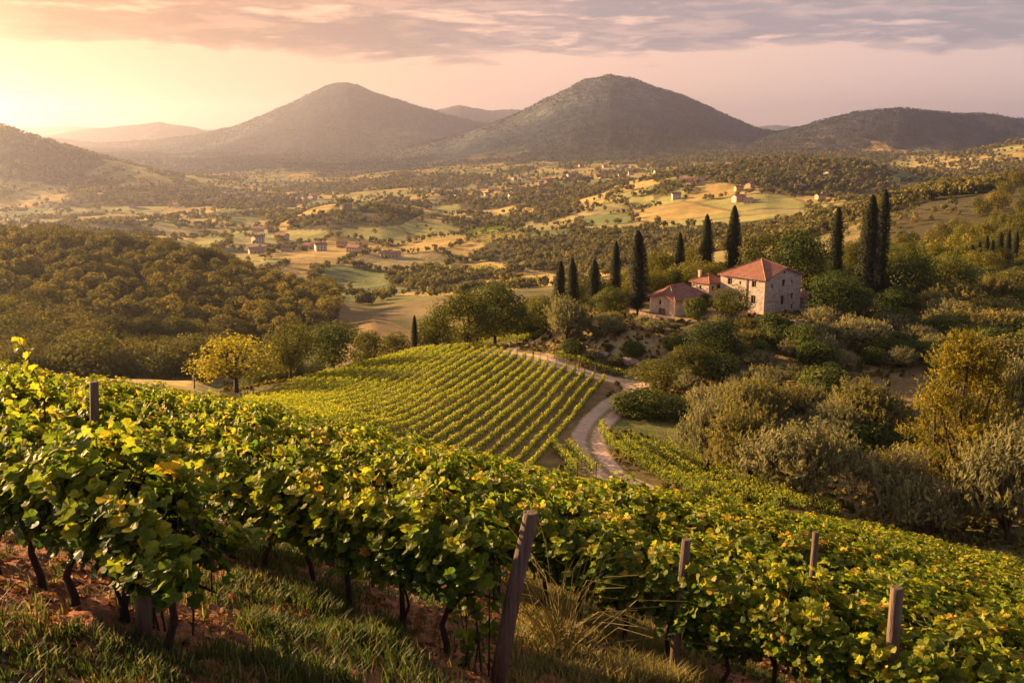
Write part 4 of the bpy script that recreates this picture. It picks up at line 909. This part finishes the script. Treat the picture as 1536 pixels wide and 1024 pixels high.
VP = [(360, 606), (420, 592), (500, 567), (570, 548), (640, 532), (690, 529), (745, 528), (790, 539), (840, 552), (885, 566), (924, 574), (905, 600), (872, 640), (845, 690), (835, 760), (400, 760)]
rd = np.array((.247, .969)); rn = np.array((.969, -.247)); k = 0; c = -24.3
ORD = lambda n: str(n) + ('th' if 10 <= n % 100 <= 20 else {1: 'st', 2: 'nd', 3: 'rd'}.get(n % 10, 'th'))
while c > -82:
    s = np.arange(60, 200, .5); x = rd[0] * s + rn[0] * c; y = rd[1] * s + rn[1] * c; bend = 2.2 * np.clip((112 - y) / 20, 0, 1.5) ** 2; x = x - bend * .0
    ok = y > 84; px, py = pix(x, y, H(x, y)); ok &= inpoly(px, py, VP)
    if ok.sum() > 16:
        idx = np.nonzero(ok)[0]; idx = np.arange(idx[0], idx[-1] + 1, 2); k += 1
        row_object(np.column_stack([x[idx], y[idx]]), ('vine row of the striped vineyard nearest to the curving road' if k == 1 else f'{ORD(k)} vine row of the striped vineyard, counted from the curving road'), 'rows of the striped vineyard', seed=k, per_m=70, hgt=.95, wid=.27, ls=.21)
    c -= 1.62
PR = [
 ([(903, 646), (908, 663), (935, 687), (976, 713), (1014, 733), (1055, 752)], 'vine row right beside the outer edge of the road bend'),
 ([(935, 668), (952, 686), (982, 705), (1026, 727), (1070, 745), (1114, 766)], 'second vine row out from the road bend'),
 ([(945, 663), (973, 680), (1002, 698), (1037, 715), (1084, 736), (1128, 756), (1172, 773)], 'third vine row out from the road bend'),
 ([(975, 672), (1005, 687), (1040, 701), (1080, 718), (1120, 735), (1160, 752), (1210, 772)], 'fourth vine row out from the road bend'),
 ([(1000, 676), (1040, 692), (1080, 706), (1120, 722), (1160, 740), (1215, 762), (1260, 780)], 'outermost vine row below the olive grove'),
 ([(853, 676), (873, 697), (894, 718)], 'short vine row just inside the road bend'),
 ([(826, 672), (846, 694), (866, 716)], 'short vine row second from the road inside its bend'),
 ([(706, 523), (740, 518), (775, 512), (812, 504)], 'lowest vine row of the small plot above the striped vineyard'),
 ([(712, 519), (745, 514), (780, 508), (816, 500)], 'middle vine row of the small plot above the striped vineyard'),
 ([(725, 514), (755, 509), (790, 503), (818, 497)], 'top vine row of the small plot above the striped vineyard'),
 ([(832, 538), (868, 549), (905, 560), (945, 569)], 'low ragged vine row along the upper side of the road'),
]
for i, (pp_, lb) in enumerate(PR):
    P = [hit(a, b, 84)[:2] for a, b in pp_]; P = smooth_path(P, 10)
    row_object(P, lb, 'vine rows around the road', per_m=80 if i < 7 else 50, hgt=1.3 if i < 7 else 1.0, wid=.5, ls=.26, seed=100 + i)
for i, (px, py, hh) in enumerate([(765, 528, 1.9), (800, 538, 1.5), (868, 556, 1.5), (893, 561, 1.5), (921, 566, 1.5), (735, 530, 1.5), (640, 534, 1.4), (292, 584, 2.0)]):
    P = hit(px, py, 84); lb = ['tallest brown post where the farm track leaves the road', 'brown post at the roadside just after the farm track', 'roadside post left of centre above the road', 'roadside post in the middle above the road', 'roadside post nearest the sharp road bend', 'short post at the top corner of the striped vineyard', 'short post on the crest of the striped vineyard', 'lone short post left of the golden tree'][i]
    o = MB().tube([(0, 0, -.2), (.03, 0, hh)], [.11, .09], 7).build('wooden_post', M_post); o.location = P; tag(o, lb, 'post', 'roadside posts')
def rowfield(name, poly, d, spacing, y0, label, ls=.9, hh=1.6, per=.9):
    d = np.array(d, float); d /= np.linalg.norm(d); nrm = np.array([d[1], -d[0]]); m = inpoly(PX, PY, poly) & (YG > y0); X0, Y0 = XG[m], YG[m]
    if not len(X0): return
    a0, a1 = (X0*d[0]+Y0*d[1]).min(), (X0*d[0]+Y0*d[1]).max(); b0, b1 = (X0*nrm[0]+Y0*nrm[1]).min(), (X0*nrm[0]+Y0*nrm[1]).max(); rg = np.random.default_rng(3)
    A, B = np.meshgrid(np.arange(a0, a1, per), np.arange(b0, b1, spacing)); x = (A*d[0]+B*nrm[0]).ravel(); y = (A*d[1]+B*nrm[1]).ravel(); y = np.maximum(y, 10)
    x = x + rg.normal(0, .25, x.shape); z = H(x, y); px, py = pix(x, y, z); k = inpoly(px, py, poly); C = np.column_stack([x, y, z + rg.uniform(.3, hh, x.shape)])[k]
    V, F_, k_ = leaves(C, rdir(len(C), rg) + (0, 0, .6), ls * rg.uniform(.7, 1.3, len(C)), 'quad', rg); tag(mesh(name, V, F_, M_row, rnd=np.repeat(rg.uniform(.1, .5, len(C)), k_)), label, kind='stuff')
pts = [P for P in scatter([(1225, 356), (1300, 305), (1480, 286), (1500, 316), (1400, 336), (1300, 356)], 170, 6, 440, 760, 61) if vnoise(np.array([P[0] / 34]), np.array([P[1] / 60]), 6)[0] > .50]
merged('hillside_shrubs', pts, 90, .17, np.random.default_rng(4).uniform(3, 7.5, len(pts)), mixm, 'shrubs and small trees breaking up the open field on the right hill', 14, 5)
rowfield('valley_vines', [(583, 413), (640, 399), (735, 398), (757, 407), (700, 424), (610, 426)], (1, .35), 9, 700, 'tiny vine rows striping a field on the valley floor', 2.2, 2.2, 1.3)
rowfield('slope_vines', [(690, 350), (740, 340), (800, 345), (790, 368), (730, 372)], (1, -.4), 10, 700, 'tiny vine rows striping a slope in the middle of the valley', 2.4, 2.2, 1.5)

# ------------------------------------------------------------------ buildings
def stone_mat(name, a, b, c, scale):
    m, g = material(name); tc = g.n('ShaderNodeTexCoord').outputs['Object']
    vv = g.n('ShaderNodeTexVoronoi', {'Vector': g.n('ShaderNodeMapping', {0: tc, 3: (1, 1, 1.7)}).outputs[0], 'Scale': scale}); ve = g.n('ShaderNodeTexVoronoi', {'Vector': g.n('ShaderNodeMapping', {0: tc, 3: (1, 1, 1.7)}).outputs[0], 'Scale': scale}, feature='DISTANCE_TO_EDGE')
    rr = g.n('ShaderNodeSeparateColor', {0: vv.outputs['Color']}).outputs[0]
    big = g.noise(tc, .5, 5, .65)
    cc = g.mix(rr, a, b); cc = g.mix(g.mr(ve.outputs['Distance'], .0, .09, .75, 0), cc, c)
    cc = g.mix(g.mr(big, .42, .62, 0, .25), cc, tuple(v * 1.15 for v in a)); cc = g.mix(1.0, cc, g.mr(g.noise(tc, 1.4, 5, .7), .3, .7, .72, 1.2), 'MULTIPLY')
    bp = g.n('ShaderNodeBump', {'Strength': .6, 'Distance': .04, 'Height': ve.outputs['Distance']})
    finish(g, g.n('ShaderNodeBsdfPrincipled', {'Base Color': cc, 'Roughness': .92, 'Specular IOR Level': .15, 'Normal': bp.outputs[0]}).outputs[0]); return m
M_stone = stone_mat('rubble_stone', (.60, .475, .37), (.34, .25, .20), (.66, .54, .43), 1.8)
M_plast = stone_mat('worn_plaster', (.72, .54, .40), (.64, .46, .34), (.70, .54, .40), 1.1)
def tile_mat(name, a, b):
    m, g = material(name); tc = g.n('ShaderNodeTexCoord').outputs['Object']
    n = g.noise(tc, .9, 5, .7); n2_ = g.noise(tc, 5.5, 3, .7); wv_ = g.n('ShaderNodeTexWave', {'Vector': tc, 'Scale': 1.1, 'Distortion': .6}, bands_direction='DIAGONAL').outputs['Fac']
    cc = g.mix(g.mr(n, .35, .65), a, b); cc = g.mix(1.0, cc, g.mr(n2_, .3, .7, .55, 1.35), 'MULTIPLY'); cc = g.mix(g.mr(wv_, .55, .95, 0, .3), cc, (.16, .05, .03))
    bp = g.n('ShaderNodeBump', {'Strength': .7, 'Distance': .06, 'Height': g.math('ADD', wv_, n2_)})
    finish(g, g.n('ShaderNodeBsdfPrincipled', {'Base Color': cc, 'Roughness': .85, 'Specular IOR Level': .2, 'Normal': bp.outputs[0]}).outputs[0]); return m
M_tile = tile_mat('terracotta_tile', (.27, .10, .062), (.38, .18, .12))
M_tile2 = tile_mat('faded_tile', (.36, .16, .10), (.50, .28, .19))
M_glass = simple_mat('dark_window', (.015, .014, .014), (.03, .026, .024), 4, .25, .05, spec=.5)
M_frame = simple_mat('grey_wood', (.16, .12, .09), (.28, .22, .17), 9, .8, .3)
M_pale = simple_mat('pale_stone_trim', (.50, .40, .32), (.62, .52, .43), 3, .85, .3)
M_rock = simple_mat('terrace_rock', (.20, .13, .09), (.45, .33, .25), 1.1, .95, .8)
M_metal = simple_mat('drainpipe_metal', (.10, .07, .05), (.16, .11, .08), 4, .5, .1)
MW = [simple_mat('render_' + n, a, b, .6, .9, .2) for n, a, b in (('cream', (.46, .36, .27), (.56, .45, .35)), ('white', (.52, .45, .39), (.62, .54, .47)), ('pink', (.56, .36, .28), (.66, .46, .37)), ('ochre', (.50, .34, .20), (.60, .44, .28)))]
class Build:
    """a small stone building: local x runs along its right-hand facade, local y along its left-hand one"""
    def __init__(s, name, corner, rz, wx, wy, hh, M, label, cat='house'):
        s.root = empty(name, corner, rz); tag(s.root, label, cat); s.wx, s.wy, s.h, s.M = wx, wy, hh, M; s.mb = MB(); s.holes = {'x': [], 'y': []}
    def facade(s, side, holes, parts=True):
        """side 'x': plane y=0; side 'y': plane x=0. holes: (centre along, centre height, w, h, kind)"""
        L = s.wx if side == 'x' else s.wy; put = (lambda a, v, d: (a, d, v)) if side == 'x' else (lambda a, v, d: (d, a, v))
        us = sorted({0, L} | {q for h_ in holes for q in (h_[0] - h_[2]/2, h_[0] + h_[2]/2)}); vs = sorted({-1.0, s.h} | {q for h_ in holes for q in (h_[1] - h_[3]/2, h_[1] + h_[3]/2)})
        for u0, u1 in zip(us[:-1], us[1:]):
            for v0, v1 in zip(vs[:-1], vs[1:]):
                uc, vc = (u0+u1)/2, (v0+v1)/2
                if any(abs(uc - h_[0]) < h_[2]/2 and abs(vc - h_[1]) < h_[3]/2 for h_ in holes): continue
                s.mb.add([put(u0, v0, 0), put(u1, v0, 0), put(u1, v1, 0), put(u0, v1, 0)], [(0, 1, 2, 3) if side == 'x' else (0, 3, 2, 1)])
        for (c, v, w_, h_, kind) in holes:
            a0, a1, b0, b1, D_ = c - w_/2, c + w_/2, v - h_/2, v + h_/2, .28
            for q in ([(a0,b0),(a1,b0)], [(a1,b0),(a1,b1)], [(a1,b1),(a0,b1)], [(a0,b1),(a0,b0)]):
                s.mb.add([put(*q[0], 0), put(*q[1], 0), put(*q[1], D_), put(*q[0], D_)], [(0, 1, 2, 3)])
            fr = MB(); t = .07
            for (x0, x1, z0, z1) in ((a0, a1, b1 - t, b1), (a0, a1, b0, b0 + t), (a0, a0 + t, b0 + t, b1 - t), (a1 - t, a1, b0 + t, b1 - t)) + (((c - t/2, c + t/2, b0 + t, b1 - t),) if w_ > .7 and kind == 'window' else ()):
                p0 = np.array(put(x0, z0, .16)); p1 = np.array(put(x1, z1, .24)); fr.box((p0 + p1) / 2, np.abs(p1 - p0))
            f = fr.build(kind, M_frame, s.root); pm = MB(); p0 = np.array(put(a0, b0, .22)); p1 = np.array(put(a1, b1, .30)); pm.box((p0 + p1) / 2, np.abs(p1 - p0)); pm.build('pane' if kind == 'window' else 'door_panel', M_glass if kind == 'window' else M_frame, f)
            if kind == 'window' and w_ > .6:
                sm = MB(); p0 = np.array(put(a0 - .12, b0 - .14, -.07)); p1 = np.array(put(a1 + .12, b0 - .003, .10)); sm.box((p0 + p1) / 2, np.abs(p1 - p0)); sm.build('sill', M_pale, f)
    def shell(s):
        w_, y, h_ = s.wx, s.wy, s.h
        s.mb.add([(w_, 0, -1), (w_, y, -1), (w_, y, h_), (w_, 0, h_)], [(0, 1, 2, 3)]); s.mb.add([(0, y, -1), (w_, y, -1), (w_, y, h_), (0, y, h_)], [(0, 3, 2, 1)])
    def roof(s, apex, mids=(), over=.5, drop=.22, mat=None, ridge=True):
        """a fan of slopes round an apex segment; mids raises the eave at points of the outline"""
        o = over; out = [(-o, -o, s.h - drop), (s.wx + o, -o, s.h - drop), (s.wx + o, s.wy + o, s.h - drop), (-o, s.wy + o, s.h - drop)]
        pts = []
        for i, p in enumerate(out):
            pts.append(p); pts += [q for j, q in mids if j == i]
        A = [np.array(a, float) for a in apex]; mb = MB(); n = len(pts)
        near = [int(np.argmin([np.linalg.norm(np.array(p)[:2] - a[:2]) for a in A])) for p in pts]
        for th in (0, -.16):
            dz = np.array((0, 0, th))
            for i in range(n):
                p, q, a, b = np.array(pts[i]), np.array(pts[(i+1) % n]), A[near[i]], A[near[(i+1) % n]]
                if near[i] == near[(i+1) % n]: mb.add([p + dz, q + dz, a + dz], [(0, 1, 2) if th == 0 else (0, 2, 1)])
                else: mb.add([p + dz, q + dz, b + dz, a + dz], [(0, 1, 2, 3) if th == 0 else (0, 3, 2, 1)])
        for i in range(n): p, q = np.array(pts[i]), np.array(pts[(i+1) % n]); mb.add([p, q, q - (0, 0, .16), p - (0, 0, .16)], [(0, 3, 2, 1)])
        r_ = mb.build('roof', mat or M_tile, s.root)
        if ridge:
            rb = MB()
            for p, k_ in zip(pts, near): rb.tube([np.array(p) + (0, 0, .03), A[k_] + (0, 0, .05)], .10, 6)
            if len(A) > 1: rb.tube([A[0] + (0, 0, .05), A[1] + (0, 0, .05)], .11, 6)
            rb.build('ridge_tiles', M_tile2, r_)
        return r_
    def done(s): s.mb.build('wall', s.M, s.root); return s.root
RZ = math.atan2(.64, .77)
C0 = at(1145, 188.0)
B = Build('farmhouse', (C0[0], C0[1], VZ), RZ, 11.8, 10.6, 6.95, M_stone, 'large two-storey stone farmhouse with red tiled roof on the hilltop', 'farmhouse')
B.facade('y', [(2.55, 5.65, 1.0, 1.15, 'window'), (8.3, 5.55, 1.05, 1.25, 'window'), (5.8, 5.55, .4, .6, 'window'), (2.55, 2.65, 1.05, 1.6, 'window'), (5.5, 2.5, .9, 1.3, 'window'), (8.6, 1.1, 1.1, 2.1, 'door')])
B.facade('x', [(2.4, 5.3, .6, .85, 'window'), (6.0, 5.6, .95, 1.35, 'window'), (8.7, 5.75, .5, .65, 'window'), (5.9, 2.2, 1.05, 1.85, 'window'), (9.0, 2.75, .8, 1.0, 'window'), (9.2, .55, .6, .95, 'window'), (1.9, 2.3, .4, .55, 'window'), (6.3, 1.05, .01, .01, 'vent')][:7])
B.shell(); mid_x = 6.0
B.mb.add([(0, 0, 6.95), (11.8, 0, 6.95), (mid_x, 0, 6.95 + 1.75)], [(0, 1, 2)])
sl_ = MB().box((mid_x, -.03, 7.75), (.4, .1, .45)).build('attic_opening', M_glass, B.root)
B.roof([(mid_x - .8, 4.9, 9.9), (mid_x + .3, 5.6, 9.9)], mids=[(0, (mid_x, -.55, 6.95 + 1.72))]); 
MB().tube([(-.09, 4.15, 6.8), (-.09, 4.15, 0)], .07, 8).build('drainpipe', M_metal, B.root)
MB().box((7.0, -.06, 1.6), (.28, .14, 3.4)).build('pilaster', M_pale, B.root)
qb = MB()
for i in range(14): w1_ = .55 if i % 2 else .35; qb.box((w1_ / 2 - .03, .9 * w1_ / 2 - .03, .25 + i * .5), (w1_, w1_ * .9, .44))
qb.build('quoins', M_pale, B.root); B.done()
C1 = at(1012, 185.8)
S = Build('outbuilding', (C1[0], C1[1], VZ), RZ, 9.2, 6.4, 3.35, M_plast, 'small plastered outbuilding with red tiled roof left of the main farmhouse', 'outbuilding')
S.facade('y', [(3.8, 2.35, .6, .8, 'window'), (3.2, .55, 1.7, 1.3, 'door')]); S.facade('x', [(1.9, 2.35, .3, .35, 'window'), (3.1, 1.6, .4, .5, 'window'), (6.3, 1.05, .9, 2.0, 'door')]); S.shell()
S.mb.add([(0, 0, 3.35), (0, 6.4, 3.35), (0, 3.2, 4.15)], [(0, 2, 1)])
S.roof([(2.2, 3.3, 5.35), (6.3, 3.3, 5.35)], mids=[(3, (-.55, 3.2, 4.1))]); S.done()
C2 = at(1062, 196.0)
A_ = Build('annex', (C2[0], C2[1], VZ), RZ, 5.0, 4.4, 5.1, M_plast, 'narrow annex with red roof and chimney between outbuilding and farmhouse', 'annex')
A_.facade('y', [(2.2, 3.9, .5, .7, 'window')]); A_.facade('x', [(1.2, 3.8, .6, .9, 'window'), (3.2, 3.7, 1.2, 1.2, 'window')]); A_.shell(); rf = A_.roof([(2.3, 2.1, 6.3), (2.7, 2.3, 6.3)])
MB().box((1.2, 3.4, 6.3), (.5, .5, 1.3)).box((1.2, 3.4, 6.99), (.66, .66, .1)).build('chimney', M_plast, rf); A_.done()
C3 = at(1205, 196.2)
D3 = Build('shed', (C3[0] + .3, C3[1] + .6, VZ), RZ, 4.2, 4.5, 2.2, M_stone, 'low shed with faded tiled roof against the right end of the farmhouse', 'shed')
D3.facade('y', []); D3.facade('x', [(2.0, .9, 1.4, 1.7, 'door')]); D3.shell(); D3.roof([(2.0, 2.2, 3.05), (2.2, 2.3, 3.05)], mat=M_tile2); D3.done()
# pale terrace wall and yard to the right of the house, rocks and low dry-stone walls on the slope
def low_wall(pts, hgt, th, label, mat=M_rock, name='stone_wall', zoff=0.0):
    P = np.array(pts); mb = MB(); rg = np.random.default_rng(int(abs(P[0][0]) * 10))
    for (x0, y0), (x1, y1) in zip(P[:-1], P[1:]):
        L = math.hypot(x1 - x0, y1 - y0); n = max(2, int(L / .55)); M_ = np.array([[(x1-x0)/L, -(y1-y0)/L, 0], [(y1-y0)/L, (x1-x0)/L, 0], [0, 0, 1]])
        for i in range(n):
            for j in range(max(1, int(hgt / .3))): t = (i + .5 + .25 * (j % 2)) / n; xx = x0 + (x1-x0)*t; yy = y0 + (y1-y0)*t; mb.box((xx, yy, float(H(xx, yy)) + zoff + .12 + j * .29), (L/n * rg.uniform(.85, 1.0), th * rg.uniform(.8, 1.1), .29 * rg.uniform(.85, 1.1)), M_)
    return tag(mb.build(name, mat), label, 'wall')
def P2(px, y): p = at(px, y); return (p[0], p[1])
low_wall([P2(1272, 200), P2(1312, 202), P2(1345, 196)], 2.2, .5, 'pale low wall behind the cypress pair right of the farmhouse', M_pale)
low_wall([P2(945, 190), P2(985, 184), P2(1010, 181)], .6, .5, 'low stone wall along the terrace in front of the outbuilding')
low_wall([P2(1175, 180), P2(1215, 182)], .6, .5, 'low stone edging below the right facade of the farmhouse')
low_wall([P2(1030, 178), P2(1075, 177), P2(1100, 176)], .7, .5, 'low dry-stone wall in front of the gap between the buildings')
rg = np.random.default_rng(9)
def rock(P, r, label):
    d = rdir(70, rg); 
    import bmesh
    bm = bmesh.new()
    for v in d: bm.verts.new(v * np.array([r * 1.3, r, r * .75]) * rg.uniform(.85, 1.1))
    bmesh.ops.convex_hull(bm, input=bm.verts); me = bpy.data.meshes.new('boulder'); bm.to_mesh(me); bm.free(); me.materials.append(M_rock)
    o = bpy.data.objects.new('boulder', me); COL.objects.link(o); o.location = (P[0], P[1], P[2] + r * .2); return tag(o, label, 'rock')
rock(at(1108, 176), 1.7, 'largest reddish boulder below the front corner of the farmhouse')
rock(at(1080, 177), 1.0, 'smaller boulder left of the largest one below the farmhouse')
rock(hit(905, 541), .9, 'pale boulder above the road left of the bend')
rock(hit(945, 548), 1.3, 'brown boulder above the road near the bend')
rock(at(1195, 180), .6, 'flat pale stone on the grass in front of the right facade')
rock(at(985, 180), .8, 'boulder among the dry shrubs below the outbuilding')
# ---- houses of the valley: four kinds, copied with their parts
def house_proto(i):
    L, W_, h_ = [(13, 8, 5.2), (10, 8, 6.0), (18, 7.5, 4.0), (9, 7, 4.2)][i]; r = empty('house'); rg = np.random.default_rng(i); mb = MB()
    mb.box((0, 0, h_ / 2 - 1), (L, W_, h_ + 2))
    for s_ in (-1, 1): mb.add([(s_*L/2, -W_/2, h_), (s_*L/2, W_/2, h_), (s_*L/2, 0, h_ + W_*.24)], [(0, 1, 2)])
    mb.build('wall', MW[i], r); rb = MB(); o = .6; e = h_ - .1; t = h_ + W_*.25 + .12
    for s_ in (-1, 1): rb.add([(-L/2-o, s_*(W_/2+o), e), (L/2+o, s_*(W_/2+o), e), (L/2+o, 0, t), (-L/2-o, 0, t), (-L/2-o, s_*(W_/2+o), e-.2), (L/2+o, s_*(W_/2+o), e-.2), (L/2+o, 0, t-.2), (-L/2-o, 0, t-.2)], [(0, 1, 2, 3), (4, 7, 6, 5), (0, 4, 5, 1), (0, 3, 7, 4), (1, 5, 6, 2)])
    rf = rb.build('roof', M_tile if i % 2 else M_tile2, r); MB().box((L*.25, .8, t + .3), (.7, .7, 1.6)).build('chimney', MW[i], rf)
    for s_ in (-1, 1):
        for q in range(int(L // 3.2)): 
            for lv in range(1 if h_ < 5 else 2): MB().box((-L/2 + 1.9 + q * 3.1, s_ * (W_/2 + .01), 1.5 + lv * 2.4), (1.0, .12, 1.3)).build('window', M_glass, r)
    return r
HP = [(387, 365, 1, 'white house with tiled roof, upper left of the valley hamlet'), (423, 361, 0, 'broad house with pale roof at the top of the valley hamlet'), (389, 380, 2, 'low white house at the left edge of the valley hamlet'), (430, 378, 3, 'small house in the centre left of the valley hamlet'), (481, 377, 1, 'house in the middle of the valley hamlet'), (463, 374, 3, 'little house just left of the middle one of the hamlet'), (532, 379, 0, 'wide pink-roofed house at the right end of the valley hamlet'), (391, 347, 2, 'long pale house above the valley hamlet'), (404, 350, 3, 'small house next to the long pale one above the hamlet'), (513, 372, 3, 'little house behind the wide pink-roofed one'), (585, 388, 2, 'long low farm beside the hedges right of the hamlet'), (519, 314, 0, 'house on top of the wooded mound in mid valley'),
 (1108, 302, 0, 'large pale villa among trees on the village hill'), (1122, 305, 3, 'small wing beside the large pale villa'), (1014, 300, 1, 'pink house at the left foot of the village hill'), (1030, 272, 2, 'long roofed building on the left shoulder of the village hill'), (1045, 275, 2, 'second long building on the left shoulder of the village hill'), (1068, 252, 2, 'long red-roofed house on the crest at left of the village hill'), (1096, 252, 0, 'broad house near the crest of the village hill'), (1242, 268, 1, 'pink tower-like house alone on the wooded side of the village hill'), (1125, 282, 3, 'house halfway up the village hill'), (1108, 286, 3, 'small house left of the halfway one on the village hill'), (1198, 287, 0, 'ochre house on the right flank of the village hill'), (1230, 300, 3, 'small house low on the right flank of the village hill'), (1240, 240, 3, 'small house at the top of the village hill'), (1035, 280, 3, 'small house under the long buildings of the village hill'), (985, 262, 1, 'house at the far left of the village hill'), (1002, 264, 3, 'second house at the far left of the village hill'), (905, 268, 2, 'lone long house left of the village hill')]
rg = np.random.default_rng(12)
for i in range(34): HP.append((rg.uniform(640, 830), rg.uniform(268, 300), int(rg.integers(4)), None))
for i in range(20): HP.append((rg.uniform(850, 960), rg.uniform(250, 268), int(rg.integers(4)), None))
for i in range(16): HP.append((rg.uniform(330, 490), rg.uniform(290, 312), int(rg.integers(4)), None))
for i in range(12): HP.append((rg.uniform(150, 350), rg.uniform(292, 312), int(rg.integers(4)), None))
protos = [None] * 4; rg = np.random.default_rng(31)
for px, py, kd, lb in HP:
    P = hit(px, py, 500)
    if P is None or P[1] > 4200: continue
    if protos[kd] is None: o = protos[kd] = house_proto(kd)
    else: o = copy_tree(protos[kd])
    o.location = P; o.rotation_euler = (0, 0, rg.uniform(-.6, .9)); o.scale = (1.25 if lb else 1.3,) * 3
    for k_ in ('label', 'category', 'group'): 
        if k_ in o: del o[k_]
    far_lb = 'tiny pale house of the distant village in the middle of the plain' if px > 600 and px < 840 else ('tiny house of the settlement below the round mountain' if px > 840 else 'tiny house scattered at the foot of the left hill')
    tag(o, lb or far_lb, 'house', 'houses of the valley' if lb else {'tiny p': 'houses of the distant village', 'tiny h': 'houses below the hills'}[far_lb[:6]] + ('' if px < 600 or px < 840 else ' mountain'))

# ------------------------------------------------------------------ haze
m, g = material('evening_haze')
pv = g.n('ShaderNodeVolumePrincipled', {'Color': (.68, .70, .94, 1), 'Density': 6.8e-5, 'Anisotropy': .72})
g.t.links.new(pv.outputs[0], g.n('ShaderNodeOutputMaterial').inputs['Volume'])
z0, z1 = float(ZT.min()) - 12, float(ZT.max()) + 60
o = MB().box((0, 9450, (z0 + z1) / 2), (42000, 19900, z1 - z0)).build('haze', m); tag(o, kind='stuff')
